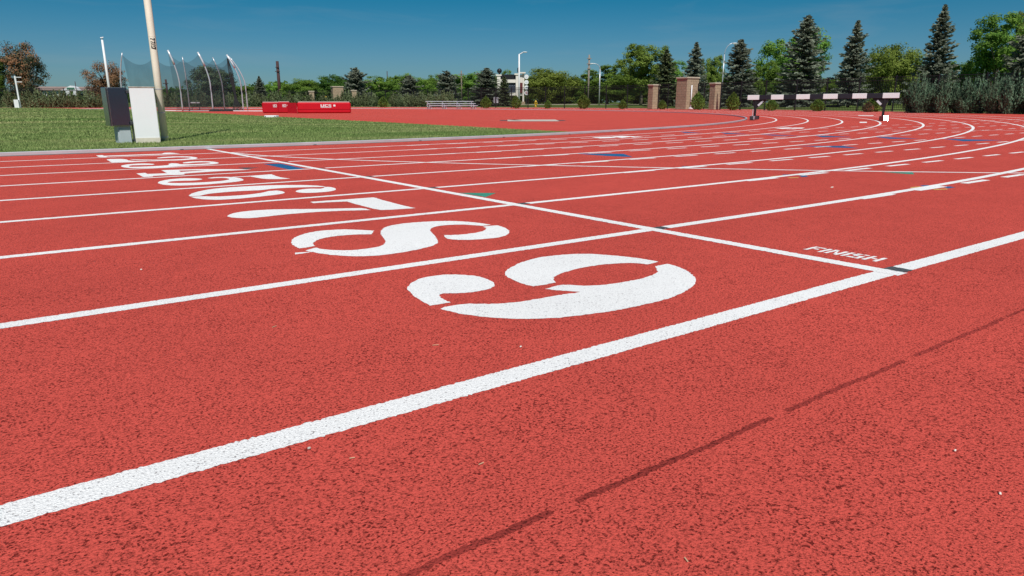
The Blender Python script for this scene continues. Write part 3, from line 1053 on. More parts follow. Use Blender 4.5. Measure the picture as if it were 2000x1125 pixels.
# stainless control box on a grey pedestal
def at_y(px, y):
    d = ray(px, 250); q = (y - CAM[1]) / d[1]
    return float(CAM[0] + d[0] * q), y
p0, p1 = at_y(217.0, 1.52), at_y(257.5, 1.58)
ang2 = math.radians(6.0)
W2 = math.hypot(p1[0] - p0[0], p1[1] - p0[1]) * 0.985
cx, cy = (p0[0] + p1[0]) / 2, (p0[1] + p1[1]) / 2
ctl = thing('control_box', 'stainless steel control box with purplish door on a short grey pedestal', 'control box', (cx, cy, 0), ang2)
zt_, zb_ = [CAM[2] + ray(232, q)[2] * (1.55 - CAM[1]) / ray(232, q)[1] for q in (170.5, 246.5)]
hh = zt_ - zb_
MB().box((0, 0.15, (zt_ + zb_) / 2), (W2, 0.30, hh), 0, 0.006).build('housing', plain('reflective_grey_steel', (0.30, 0.33, 0.33), 0.22, 0.9, 0.05, 2.0), ctl)
MB().box((0.012, -0.010, (zt_ + zb_) / 2), (W2 - 0.035, 0.022, hh - 0.02), 0, 0.007).build('door', 'stainless', ctl)
mb = MB()
mb.box((-W2 / 2 + 0.008, -0.006, (zt_ + zb_) / 2), (0.012, 0.02, hh - 0.03))
mb.build('hinge', 'dark', ctl)
pw = 0.185
MB().box((W2 / 2 - pw / 2 - 0.008, 0.15, zb_ / 2), (pw, 0.22, zb_), 0, 0.005).build('pedestal', 'greybox', ctl)
MB().box((W2 / 2 - pw / 2 - 0.002, 0.034, zb_ / 2 - .01), (pw - 0.03, 0.012, zb_ - 0.05), 0, 0.003).build('cover_plate', 'greybox', ctl)

# ------------------------------------------------------------------ steeplechase barrier
A = np.array(D(1460, 26.75)); B = np.array(D(1755, 24.1))
fa, fb = np.array(D(1476.5, 26.6)), np.array(D(1728, 24.35))
c = (A + B) / 2
bang = math.atan2(B[1] - A[1], B[0] - A[0])
LB = float(np.linalg.norm(B - A))
zb = zs(*c)
bar_t = thing('steeplechase_barrier', 'long steeplechase barrier with black and white striped beam across the inner lanes', 'barrier', (c[0], c[1], 0), bang)
z0 = HZ(1470, 195, 26.7); z1 = HZ(1470, 186, 26.7)
z0b = HZ(1740, 191, 24.2); z1b = HZ(1740, 181.8, 24.2)
zc = ((z0 + z1) / 2 + (z0b + z1b) / 2) / 2
tilt = math.atan2((z0b + z1b) / 2 - (z0 + z1) / 2, LB)
frac = [0, .085, .169, .257, .344, .436, .524, .619, .712, .803, .9, 1.0]
rot = Matrix.Rotation(-tilt, 3, 'Y')
for i in range(11):
    x0, x1 = (frac[i] - .5) * LB, (frac[i + 1] - .5) * LB
    xm = (x0 + x1) / 2
    white = i % 2 == 0
    s = 0.127 if not white else 0.131
    MB().box((xm, 0, zc + xm * math.sin(tilt)), (x1 - x0 - 0.001, s, s + 0.04), 0, 0.006, rot).build('beam_section', 'white' if white else 'barblack', bar_t)
ca, sa = math.cos(bang), math.sin(bang)
def loc(p): q = np.array(p) - c; return (q[0] * ca + q[1] * sa, -q[0] * sa + q[1] * ca)
for k_, (fp, sgn) in enumerate(((fa, 1), (fb, -1))):
    lx, ly = loc(fp)
    zg = zs(fp[0], fp[1]) + 0.004
    under = zc + lx * math.sin(tilt) - 0.085
    leg = MB()
    leg.box((lx, 0, (zg + under) / 2 + 0.04), (0.075, 0.075, under - zg - 0.08), 0, 0.006)
    lo = leg.build('leg', 'black', bar_t)
    m4 = frame((lx, -0.012, under), (1, 0, 0), (0, 0, 1))
    MB().prism([(-0.11 * 1, 0), (-0.11, -0.05), (-0.05 , -0.30), (0.05, -0.30), (0.36 * 1, -0.03), (0.36, 0)] if sgn > 0 else
               [(0.11, 0), (-0.36, 0), (-0.36, -0.03), (-0.05, -0.30), (0.05, -0.30), (0.11, -0.05)], 0.05, frame((lx, 0.025, under + .002), (1, 0, 0), (0, 0, 1))).build('gusset', 'black', lo)
    st = MB()
    a0 = frame((lx + sgn * 0.10, -0.030, under - 0.27), (sgn * 0.70, 0, 0.56), (-sgn * 0.56, 0, 0.70))
    if sgn > 0:
        st.prism([(0, 0), (0.19, 0), (0.19, 0.07), (0, 0.07)], 0.004, frame((lx + 0.12, -0.026, under - 0.235), (0.72, 0, 0.69), (-0.69, 0, 0.72)))
        st.prism([(0.2, 0.02), (0.24, 0.02), (0.24, 0.06), (0.2, 0.06)], 0.004, frame((lx + 0.12, -0.026, under - 0.235), (0.72, 0, 0.69), (-0.69, 0, 0.72)))
    else:
        st.prism([(0, 0), (-0.19, 0), (-0.19, 0.07), (0, 0.07)][::-1], 0.004, frame((lx - 0.12, -0.026, under - 0.235), (0.72, 0, -0.69), (0.69, 0, 0.72)))
    st.build('sticker', 'paleprint', lo)
    # foot: long box running with the track, plate on its near end
    ft = MB()
    ft.box((lx, 0.0, zg + 0.085), (0.13, 0.95, 0.13), 0, 0.01)
    fo = ft.build('foot', 'darkgrey' if sgn > 0 else 'darkred', bar_t)
    if sgn > 0:
        MB().box((lx + 0.075, -0.40, zg + 0.09), (0.03, 0.12, 0.12), 0, 0.004).build('end_plate', 'galv', fo)
        MB().box((lx - 0.028, -0.2, zg + 0.27), (0.02, 0.03, 0.26)).build('adjuster', 'alu_pale', lo)
    else:
        tc = Vector((CAM[0] - fp[0], CAM[1] - fp[1], CAM[2] - zg)).normalized()
        nrm = (tc + to_sun).normalized()
        nl = Vector((nrm.x * ca + nrm.y * sa, -nrm.x * sa + nrm.y * ca, nrm.z))
        MB().box((lx + 0.135, -0.40, zg + 0.075), (0.13, 0.018, 0.16), 0, 0.004, nl.to_track_quat('-Y', 'Z').to_matrix()).build('end_plate', 'shine', fo)['label'] = 'polished end plate flashing in the sun'

# ------------------------------------------------------------------ landing mats
m0, m1 = D(579.5, 43.4), D(684, 43.4)
mang = math.radians(-19.0)
ML = math.hypot(m1[0] - m0[0], m1[1] - m0[1]) * 0.985
mat_t = thing('landing_mat', 'large red vinyl landing mat for jumping with white lettering on the apron', 'landing mat', (m0[0], m0[1], 0.004), mang)
mh = HZ(640, 200.2, 43.4)
MB().box((ML / 2, 1.5, mh / 2), (ML, 3.0, mh), 0, 0.07).build('main_cushion', 'vinyl', mat_t, False)
MB().box((ML / 2, 1.5, mh + 0.018), (ML - 0.12, 2.9, 0.05), 0, 0.02).build('top_cover', 'vinyl_top', mat_t)
MB().box((ML / 2, -0.012, 0.24), (ML - .1, 0.012, 0.012)).build('strap', 'vinyl_dark', mat_t)


def decal(parent, x, y, z, h, wtot, sub=True, txt='UCZ'):
    """white block lettering on a vertical face looking towards -y"""
    polys, wd = word(txt, 0.10)
    mb = MB()
    f = frame((x, y, z), (1, 0, 0), (0, 0, 1))
    for p in polys:
        mb.prism([(u / wd * wtot, v * h) for u, v in p], 0.006, f)
    if sub:
        mb.prism(bar(0, -0.38 * h, wtot * 0.98, -0.18 * h), 0.006, f)
    mb.prism(bar(wtot * 1.18, 0.12 * h, wtot * 1.18 + h * 0.9, h * 0.9), 0.006, f)
    return mb.build('lettering', 'white', parent)


LET['Z'] = LET['S']
decal(mat_t, MPP(43, 43.4), -0.006, mh * 0.60, 0.14, MPP(20, 43.4))
# front cushions: two blocks seen on the left with their own lettering
for i, (pa, pb, lab) in enumerate(((511, 541.5, 'left red cushion with small white lettering'), (541.5, 560, 'middle red cushion with small white lettering'))):
    q0, q1 = D(pa, 44.6), D(pb, 44.3)
    ll = math.hypot(q1[0] - q0[0], q1[1] - q0[1])
    lx0 = (q0[0] - m0[0]) * math.cos(mang) + (q0[1] - m0[1]) * math.sin(mang)
    ly0 = -(q0[0] - m0[0]) * math.sin(mang) + (q0[1] - m0[1]) * math.cos(mang)
    hh_ = mh * (1.0 if i == 0 else 1.03)
    cu = MB().box((lx0 + ll / 2, ly0 + 1.2 - 0.1 * i, hh_ / 2), (ll, 2.4, hh_), 0, 0.06).build('front_cushion', 'vinyl_dark', mat_t)
    cu['label'] = lab
    MB().box((lx0 + ll / 2, ly0 + 1.2 - 0.1 * i, hh_ + 0.015), (ll - .1, 2.3, 0.04), 0, 0.015).build('top_cover', 'vinyl_top', cu)
    decal(cu, lx0 + ll - MPP(14.0, 44), ly0 - 0.1 * i - 0.006, hh_ * 0.62, 0.12, MPP(7.0, 44))
q0, q1 = D(560.5, 44.2), D(579.3, 43.5)
lx0 = (q0[0] - m0[0]) * math.cos(mang) + (q0[1] - m0[1]) * math.sin(mang)
MB().add([(lx0, 0.85, 0), (-0.02, 0.03, 0), (-0.02, 2.7, 0), (lx0, 2.9, 0), (lx0, 0.85, mh * .97), (-0.02, 0.03, mh * .97), (-0.02, 2.7, mh * .97), (lx0, 2.9, mh * .97)],
         [(3, 2, 1, 0), (4, 5, 6, 7), (0, 1, 5, 4), (1, 2, 6, 5), (2, 3, 7, 6), (3, 0, 4, 7)]).build('side_cushion', 'vinyl_dark', mat_t)

# white take-off block
q0, q1 = D(513.5, 30.6), D(537.5, 30.6)
blk = thing('wooden_block', 'low white block lying where the turf meets the red apron', 'block', (q0[0], q0[1], 0.004), math.atan2(q1[1] - q0[1], q1[0] - q0[0]) - .1)
bl = math.hypot(q1[0] - q0[0], q1[1] - q0[1])
MB().box((bl / 2, 0.15, 0.055), (bl, 0.3, 0.09), 0, 0.01).build('body', 'offwhite', blk)
for fx in (0.05, bl - 0.05):
    MB().box((fx, -0.003, 0.05), (0.04, 0.008, 0.05)).build('hand_hole', 'dark', blk)

# ------------------------------------------------------------------ throwing cage
cc = D(372, 55)
cage = thing('throwing_cage', 'throwing cage of bent silver poles hung with dark netting on the apron', 'cage', (cc[0], cc[1], 0))
# (base px, depth, tip px, tip py, front?)
CP = [(241, 52.5, 252, 103), (309, 57.5, 311, 107), (355, 53.0, 340, 98), (369, 58.0, 366.5, 111), (414.5, 53.0, 397, 102), (437.5, 58.0, 424.5, 112), (474, 53.5, 452, 107), (482.5, 56.0, 456, 110)]
tips = []
for px, dp, tx, ty in CP:
    b = np.array(D(px, dp))
    hz = HZ(tx, ty, dp)
    tp = np.array(D(tx, dp))
    # straight up then leaning to the tip
    pts = []
    for s in np.linspace(0, 1, 14):
        k_ = max(0.0, (s - 0.45) / 0.55) ** 1.7
        pts.append((b[0] + (tp[0] - b[0]) * k_ - cc[0], b[1] + (tp[1] - b[1]) * k_ - cc[1], hz * (s if s < .8 else s)))
    front = dp < 54
    po = MB().tube(pts, [0.050] * 9 + [0.048, 0.046, 0.042, 0.04, 0.036], 12).build('pole', 'galv', cage, True)
    if front and px > 300:
        n3 = [Vector(p) for p in pts[-3:]]
        MB().tube([pts[-4], pts[-3], pts[-2], pts[-1]], 0.07, 12).build('tip_sleeve', 'alu_pale', po, True)
    tips.append((tp[0] - cc[0], tp[1] - cc[1], hz, front, px))


def netting(order, name):
    mb = MB()
    P = [tips[i] for i in order]
    cols = []
    for a, b in zip(P[:-1], P[1:]):
        for s in np.linspace(0, 1, 13)[:-1]:
            sag = 1.0 * (1 - (2 * s - 1) ** 2) * 0.62
            cols.append((a[0] + (b[0] - a[0]) * s, a[1] + (b[1] - a[1]) * s, a[2] + (b[2] - a[2]) * s - sag - 0.2))
    cols.append((P[-1][0], P[-1][1], P[-1][2] - 0.2))
    vs, fs = [], []
    nr = 9
    for i, (x, y, z) in enumerate(cols):
        for j in range(nr):
            f = j / (nr - 1)
            wv = 0.10 * math.sin(i * 0.9 + j * 0.35) * f
            vs.append((x * (1 - 0.05 * f) + wv, y * (1 - 0.05 * f) - wv, z * (1 - f) + 0.03))
    for i in range(len(cols) - 1):
        for j in range(nr - 1):
            a = i * nr + j
            fs.append((a, a + nr, a + nr + 1, a + 1))
    return mb.add(vs, fs).build(name, 'net', cage)


netting((0, 1, 3, 5, 7), 'netting')
netting((2, 4, 6), 'netting')
# gathered end of the netting
e = tips[6]
mb = MB()
for k_ in range(7):
    ox = 0.05 * k_
    mb.tube([(e[0] + ox * .2, e[1], e[2] - 0.25), (e[0] + 0.02 + ox, e[1] + .1, e[2] * 0.72), (e[0] + 0.20 + ox * .6, e[1] + .1, e[2] * .4), (e[0] + 0.26 + ox * .6, e[1] + .1, 0.9), (e[0] + 0.05 + ox * 2.4, e[1], 0.04)], [0.010, 0.018, 0.024, 0.028, 0.036], 6)
mb.build('gathered_netting', plain('bundled_netting', (0.02, 0.024, 0.026), 0.95), cage)
mb = MB()
for k_ in range(22):
    x, y = e[0] - 1.6 + rng.random() * 2.0, e[1] + rng.normal(0, .15)
    mb.lathe([(0.02, 0), (0.2, 0.0), (0.16, 0.10), (0.05, 0.16)], (x, y, 0.004), 8)
mb.build('net_hem', plain('bundled_hem', (0.02, 0.02, 0.022), 0.95), cage)

# white board along the cage mouth
q0, q1 = D(310, 55.4), D(520, 52.5)
bd = MB(); ln = math.hypot(q1[0] - q0[0], q1[1] - q0[1])
an = math.atan2(q1[1] - q0[1], q1[0] - q0[0])
for i in range(6):
    bd.box(((i + .5) * ln / 6, 0, 0.035), (ln / 6 - .05, 0.10, 0.06))
bo = bd.build('sector_board', 'white'); bo.location = (q0[0], q0[1], 0.003); bo.rotation_euler = (0, 0, an)
tag(bo, 'low white board on the ground along the front of the throwing cage', 'board')

# spare hurdle inside the cage
hx, hy = D(381, 60)
hu = thing('hurdle', 'small hurdle with a white top bar standing by the throwing cage', 'hurdle', (hx, hy, 0), -YAW)
hw = MPP(17, 60)
MB().box((0, 0, 0.62), (hw, 0.03, 0.10), 0, .01).build('top_bar', 'white', hu)
for sx in (-1, 1):
    lg = MB(); lg.box((sx * hw * .42, 0.02, 0.3), (0.04, 0.04, 0.58)); lg.box((sx * hw * .42, -0.25, 0.03), (0.05, 0.6, 0.05))
    lg.build('leg', 'black', hu)

# ------------------------------------------------------------------ white posts on the infield
x, y = D(38.0, 58)
zg = crown(x, y)
cp_ = thing('camera_post', 'slim white post with two short arms and a white box on the far turf', 'post', (x, y, zg), -YAW + .2)
zt1 = HZ(37, 148.5, 58) - zg
MB().box((0, 0, zt1 / 2), (0.11, 0.11, zt1), 0, .01).build('mast', 'white', cp_)
for zz, l_ in ((zt1 - 0.09, 0.40), (zt1 - 0.45, 0.40)):
    MB().box((0.05 + l_ / 2, -.0, zz), (l_, 0.06, 0.05)).build('arm', 'white', cp_)
MB().box((-0.14, -0.11, 0.34), (0.34, 0.3, 0.68), 0, .015).build('case', 'white', cp_)

x, y = D(217.0, 46)
zg = crown(x, y)
wp = thing('flag_pole', 'thin white pole with a small finial behind the control box', 'pole', (x, y, zg))
zt1 = HZ(209.5, 78, 46) - zg
MB().tube([(0, 0, 0), (0, 0, zt1 * .5), (0, 0, zt1)], [0.085, 0.075, 0.06], 14).build('shaft', 'white', wp, True)
mb = MB(); mb.tube([(0, 0, zt1), (0, 0, zt1 + .12)], 0.035, 8); mb.tube([(-.09, 0, zt1 + .12), (.09, 0, zt1 + .15)], 0.04, 8)
mb.build('finial', 'galv', wp)

# ------------------------------------------------------------------ fence
FENCE = [(-160, 77), (-60, 78), (60, 79), (180, 80), (320, 87), (470, 93), (604, 96)]
FENCE2 = [(700, 93), (800, 88), (890, 82.5), (950, 78), (1001, 75.0), (1067, 71.5), (1136, 68.5), (1200, 66), (1267, 63)]
FENCE3 = [(1407, 56), (1471, 52.3), (1551, 49.5), (1646, 46.0), (1702, 44.0), (1761, 42.2), (1830, 40.5), (1900, 39.0), (2000, 36.6), (2110, 34.2), (2260, 32)]
FH = 2.05
def panel_mesh(L_):
    mb = MB()
    n = max(3, int(round(L_ / 0.115)))
    for i in range(1, n):
        x = L_ * i / n
        mb.box((x, 0, FH / 2 + .02), (0.017, 0.017, FH - 0.06))
    for z in (0.14, FH - 0.22, FH - 0.03):
        mb.box((L_ / 2, 0, z), (L_ - 0.03, 0.036, 0.034))
    return mb


pan = None
post_me = MB().box((0, 0, FH / 2 + .02), (0.075, 0.075, FH + 0.08), 0, 0.008)


def fence_run(pts, label, step=2.4):
    global pan
    P = [np.array(D(*p)) for p in pts]
    root = thing('picket_fence', label, 'fence', (P[0][0], P[0][1], 0.09), 0, 'black picket fence runs round the track')
    seg = [np.linalg.norm(b - a) for a, b in zip(P[:-1], P[1:])]
    cum = np.concatenate([[0], np.cumsum(seg)])
    n = max(1, int(round(cum[-1] / step)))
    s = np.linspace(0, cum[-1], n + 1)
    X = np.interp(s, cum, [p[0] for p in P]); Y = np.interp(s, cum, [p[1] for p in P])
    proto_p = proto_q = None
    for i in range(n + 1):
        lx, ly = X[i] - P[0][0], Y[i] - P[0][1]
        if proto_q is None:
            proto_q = post_me.build('post', 'black', root)
            o = proto_q
        else:
            o = proto_q.copy(); COL.objects.link(o)
        o.location = (lx, ly, 0)
        if i < n:
            dx, dy = X[i + 1] - X[i], Y[i + 1] - Y[i]
            ln = math.hypot(dx, dy)
            if pan is None:
                pan = panel_mesh(2.4).build('picket_panel', 'black', root)
                q = pan
            else:
                q = pan.copy(); COL.objects.link(q); q.parent = root
            q.location = (lx, ly, 0); q.rotation_euler = (0, 0, math.atan2(dy, dx)); q.scale = (ln / 2.4, 1, 1)
            o.rotation_euler = q.rotation_euler
    return root


fence_run(FENCE, 'black steel picket fence behind the infield, running left from the distant stone pillars')
fence_run(FENCE2, 'black steel picket fence between the two groups of stone pillars')
fence_run(FENCE3, 'black steel picket fence on the right, behind the striped barrier and the big junipers')

# stone pillars
def pillar(w_, h_, label, px, dp, rz, first=None):
    x, y = D(px, dp)
    t_ = thing('stone_pillar', label, 'pillar', (x, y, 0.09), rz, 'stone gate pillars')
    MB().box((0, 0, (h_ - 0.14) / 2), (w_, w_, h_ - 0.14), 0, 0.02).build('shaft', 'stone', t_)
    MB().box((0, 0, h_ - 0.07), (w_ + 0.12, w_ + 0.12, 0.14), 0, 0.03).build('capstone', 'capstone', t_)
    return t_


hd = lambda a, b: math.atan2(D(*b)[1] - D(*a)[1], D(*b)[0] - D(*a)[0])
r1 = hd((1267, 63), (1407, 56)) - .1
pillar(0.70, HZ(1275, 164.5, 62) - .09, 'short stone pillar left of the tall middle pillar by the right gates', 1276, 62.3, r1)
pillar(1.28, HZ(1340, 150.5, 59) - .09, 'tallest and widest stone pillar standing between the right-hand gates', 1341, 59.4, r1 + .05)
pillar(0.66, HZ(1395, 161.5, 57) - .09, 'short stone pillar right of the tall middle pillar by the right gates', 1396, 57.0, r1)
r2 = -YAW + 0.28
pillar(0.68, HZ(610, 177.5, 95) - .09, 'far small stone pillar behind the red landing mat', 609.5, 95.5, r2)
pillar(1.38, HZ(660, 168.5, 95) - .09, 'far tall stone pillar with a lamp on its side behind the landing mat', 660, 95.5, r2 + .15)
pillar(0.70, HZ(692, 176, 97) - .09, 'far small stone pillar half hidden by a blue spruce and shrubs', 692, 97, r2)
# white downpipe on the middle pillar
x, y = D(1349.5, 58.6)
dp_ = thing('downpipe', 'white pipe standing against the tallest stone pillar', 'pipe', (x, y, .1))
MB().tube([(0, 0, 0), (0, 0, 1.9)], 0.045, 10).build('riser', 'white', dp_, True)
MB().box((-.02, -.05, 0.07), (0.3, 0.2, 0.14), 0, .02).build('foot', 'white', dp_)
# gates
def gate(a, b, label):
    A_, B_ = np.array(D(*a)), np.array(D(*b))
    ln = float(np.linalg.norm(B_ - A_)); an_ = math.atan2(B_[1] - A_[1], B_[0] - A_[0])
    t_ = thing('iron_gate', label, 'gate', (A_[0], A_[1], 0.1), an_)
    q = pan.copy(); COL.objects.link(q); q.parent = t_; q.location = (0, 0, 0); q.rotation_euler = (0, 0, 0); q.scale = (ln / 2.4, 1, 1)
    for fx in (0.0, 0.52, 1.0):
        MB().box((ln * fx, 0, FH / 2), (0.06, 0.06, FH), 0, .006).build('stile', 'black', t_)
    return t_


gate((1285.5, 62.0), (1322, 60.0), 'black iron picket gate between the short left pillar and the tallest pillar')
gate((1362, 58.6), (1387, 57.4), 'black iron picket gate between the tallest pillar and the right short pillar')
gate((616, 95.5), (648, 95.5), 'distant black iron gate between the far stone pillars')
gate((672, 96), (687, 96.5), 'distant narrow black gate right of the far tall pillar')

# notice board on the fence
x, y = D(968.8, 77.4)
nb = thing('notice_board', 'pale grey notice board hung on the black fence', 'sign', (x, y, 0.09), -YAW)
MB().box((0, -.06, HZ(969, 195.5, 77.4) - .09), (0.50, 0.03, 0.62), 0, .01).build('panel', 'paleprint', nb)
mb = MB()
for k_ in range(4):
    mb.box((0, -.078, HZ(969, 191.5 + 2.4 * k_, 77.4) - .09), (0.40, 0.006, 0.05))
mb.build('text_lines', 'greybox', nb)

# ------------------------------------------------------------------ bleachers
x, y = D(886, 64.5)
ble = thing('bleachers', 'three-row aluminium bleachers in front of the blue spruces', 'bleachers', (x, y, 0.1), -YAW + 0.42)
BW = 4.6
rows = [(0.0, 0.26), (0.56, 0.44), (1.12, 0.63)]
for yy, zz in rows:
    MB().box((0, yy, zz), (BW, 0.25, 0.05), 0, .008).build('seat_plank', 'alu_pale', ble)
for yy, zz in ((0.3, 0.12), (0.86, 0.3)):
    MB().box((0, yy, zz), (BW, 0.22, 0.04), 0, .006).build('foot_plank', 'alu_pale', ble)
for k_ in range(4):
    fx = (-0.46 + 0.307 * k_) * BW
    mb = MB()
    for yy, zz in rows:
        mb.box((fx, yy, zz / 2 - .01), (0.06, 0.05, zz - .02))
    mb.box((fx, 0.56, 0.02), (0.045, 1.25, 0.04))
    mb.tube([(fx, -.05, 0.1), (fx, 1.12, 0.55)], 0.022, 6)
    mb.build('support_frame', 'alu_pale', ble)

# ------------------------------------------------------------------ scoreboard building
dep_ = 108
x, y = D(998, dep_)
sb = thing('scoreboard_tower', 'white scoreboard structure with black panels and two black balls on its roof', 'scoreboard', (x, y, 0.1), -YAW)
X_ = lambda px: MPP(px - 998, dep_)
Z_ = lambda py: HZ(998, py, dep_) - .1
def bx(px0, px1, py0, py1, y_, th, nm, mat, parent=sb, bev=0.0):
    return MB().box(((X_(px0) + X_(px1)) / 2, y_, (Z_(py0) + Z_(py1)) / 2), (X_(px1) - X_(px0), th, Z_(py0) - Z_(py1)), 0, bev).build(nm, mat, parent)
bx(1007, 1013.5, 146, 208, 0, 0.9, 'front_pier', 'wall')
bx(1004.5, 1014.5, 143.6, 146.6, 0, 1.1, 'pier_cap', 'wall')
bx(972, 978.5, 148, 208, 0.0, 0.9, 'front_pier', 'wall')
bx(970, 980.5, 145.6, 148.4, 0, 1.1, 'pier_cap', 'wall')
bx(1019.8, 1023.3, 142, 204, 2.2, 0.7, 'rear_pier', 'wall')
bx(1014, 1025.5, 140.0, 142.6, 2.0, 1.2, 'pier_cap', 'wall')
bx(1018.5, 1025, 198.5, 205.5, 2.2, 0.9, 'pier_base', 'stone')
bx(978.6, 1006.9, 145.5, 155.2, 0.05, 0.5, 'score_panel', 'screen')
bx(978.6, 1006.9, 155.4, 161.6, 0.0, 0.6, 'cross_beam', 'wall')
bx(978.6, 1006.9, 161.8, 181, 0.15, 0.3, 'lower_panel', 'slate')
bx(978.6, 1006.9, 181.2, 186.5, 0.0, 0.6, 'cross_beam', 'wall')
bx(1013.7, 1019.6, 145, 161, 1.9, 0.2, 'side_panel', 'wall')
bx(1014.6, 1020.2, 161.4, 181, 1.7, 0.2, 'side_banner', 'maroon')
bx(1013.7, 1019.6, 181.4, 186.5, 1.9, 0.2, 'side_panel', 'wall')
mb = MB()
for k_ in range(3):
    mb.box((X_(996 + 4.2 * k_), -0.03, Z_(167)), (0.22, 0.06, 0.10))
mb.build('score_digits', plain('dim_digits', (0.12, 0.14, 0.18)), sb)
def ball(px, py, r):
    prof = [(max(0.01, r * math.cos(a)), r * math.sin(a)) for a in np.linspace(-PI / 2, PI / 2, 13)]
    mb = MB().lathe(prof, (X_(px), 0.0, Z_(py)), 18)
    mb.tube([(X_(px), 0, Z_(py) - r - .35), (X_(px), 0, Z_(py) - r * .8)], 0.12, 8)
    return mb.build('roof_ball', 'screen', sb, True)
ball(976.5, 138.6, 0.37)
MB().box((X_(1011.6), 0, Z_(137)), (0.26, 0.6, 0.72), 0, .09).build('roof_ball', 'screen', sb)

# roundel column
dep_r = 100
x, y = D(1028, dep_r)
rs = thing('roundel_sign', 'column of four round white signs beside the scoreboard tower', 'sign', (x, y, 0.1), -YAW)
zr = lambda py: HZ(1028, py, dep_r) - .1
MB().tube([(0, 0.1, 0), (0, 0.1, zr(147))], 0.05, 8).build('mast', 'darkgrey', rs)
lastm = None
for k_, py in enumerate((150.0, 160.6, 171.0, 181.3)):
    r_ = MPP(4.0, dep_r)
    mb = MB()
    prof = [(r_, -0.03), (r_, 0.03)]
    n = 26
    vs = [(r_ * math.cos(2 * PI * i / n), yy, zr(py) + r_ * math.sin(2 * PI * i / n)) for yy in (-.04, .04) for i in range(n)]
    mb.add(vs, [tuple(range(n)), tuple(range(2 * n - 1, n - 1, -1))] + [(i, n + i, n + (i + 1) % n, (i + 1) % n) for i in range(n)])
    dsk = mb.build('roundel', 'white', rs)
    f = frame((0, -0.045, zr(py)), (1, 0, 0), (0, 0, 1))
    em = MB()
    if k_ == 2:     # three slanted bars forming a peak
        for q, hgt in ((-0.11, 0.06), (-0.03, 0.12), (0.05, 0.17)):
            em.prism([(q, -0.07), (q + 0.065, -0.07), (q + 0.065 - .02, hgt - .05), (q - .02, hgt - .07)], 0.006, f)
        em.build('emblem', 'blue', dsk)
    elif k_ == 3:
        for p in (bar(-.13, -.17, -.07, .17), bar(.07, -.17, .13, .17), [(-.07, .17), (-.07, .06), (.07, -.17), (.07, -.06)], bar(-.07, .13, .07, .17), bar(-.07, -.17, .07, -.13)):
            em.prism(p, 0.006, f)
        em.build('emblem', 'redprint', dsk)
    else:
        for p in (bar(-.16, -.03, .16, .03), bar(-.08, -.1, .08, -.07)):
            em.prism(p, 0.006, f)
        em.build('emblem', 'paleprint', dsk)

# ------------------------------------------------------------------ far pale building on the left
dep_b = 165
x, y = D(150, dep_b)
hb = thing('apartment_building', 'pale low building with tan roof and white gable beyond the left fence', 'building', (x, y, 0.1), -YAW + .35)
XB = lambda px: MPP(px - 150, dep_b)
ZB = lambda py: HZ(150, py, dep_b) - .1
zw, zr_ = ZB(176.5), ZB(168.5)
MB().box((0, 5, zw / 2), (XB(212) - XB(62), 10, zw), 0).build('wall', 'gable', hb)
xa, xb_ = XB(60), XB(214)
MB().add([(xa, -0.6, zw), (xb_, -0.6, zw), (xb_, 10.6, zw), (xa, 10.6, zw), (xa + 1.5, 5, zr_), (xb_ - 1.5, 5, zr_)],
         [(0, 1, 5, 4), (2, 3, 4, 5), (1, 2, 5), (3, 0, 4), (3, 2, 1, 0)]).build('roof', 'roof', hb)
gx0, gx1 = XB(129), XB(163)
gb = MB().add([(gx0, -1.6, zw - .1), (gx1, -1.6, zw - .1), ((gx0 + gx1) / 2, -1.6, ZB(167.4)), (gx0, 4, zw - .1), (gx1, 4, zw - .1), ((gx0 + gx1) / 2, 4, ZB(167.4))],
              [(0, 1, 2), (5, 4, 3), (0, 2, 5, 3), (1, 4, 5, 2), (0, 3, 4, 1)]).build('gable', 'white', hb)
MB().box(((gx0 + gx1) / 2, -1.62, ZB(173.2)), (1.5, 0.06, 0.45)).build('window', 'glass', gb)
MB().box(((gx0 + gx1) / 2, -0.8, zw / 2), (2.2, 1.5, zw)).build('porch', 'white', hb)
for k_ in range(5):
    MB().box((XB(82) + k_ * 3.2, -0.03, zw * 0.62), (1.1, 0.08, 0.9)).build('window', 'slate', hb)

# ------------------------------------------------------------------ poles and lamps
def lamp_post(px, base_dep, top_py, r0, r1, label, arm=None, mat='galv', name='street_lamp', cat='street lamp'):
    x, y = D(px, base_dep)
    zt1 = HZ(px, top_py, base_dep) - .1
    t_ = thing(name, label, cat, (x, y, 0.1), -YAW)
    MB().tube([(0, 0, 0), (0, 0, zt1 * .5), (0, 0, zt1)], [r0, (r0 + r1) / 2, r1], 12).build('pole', mat, t_, True)
    if arm:
        dx, dz, curve = arm
        pts = [(0, 0, zt1 - .03)]
        for s in np.linspace(0.1, 1, 9):
            if curve:
                pts.append((dx * (1 - math.cos(s * PI / 2)), 0, zt1 - .03 + dz * math.sin(s * PI / 2)))
            else:
                pts.append((dx * s, 0, zt1 - .03 + dz * s))
        MB().tube(pts, r1 * .7, 8).build('arm', mat, t_, True)
        sg = 1 if dx > 0 else -1
        hd_ = MB().lathe([(0.02, .08), (0.16, .05), (0.2, 0), (0.12, -.07), (0.02, -.08)], (0, 0, 0), 10).build('lamp_head', 'white', t_, True)
        hd_.location = (dx + sg * .15, 0, zt1 - .03 + dz - .02); hd_.scale = (1.6, .9, .8)
    return t_


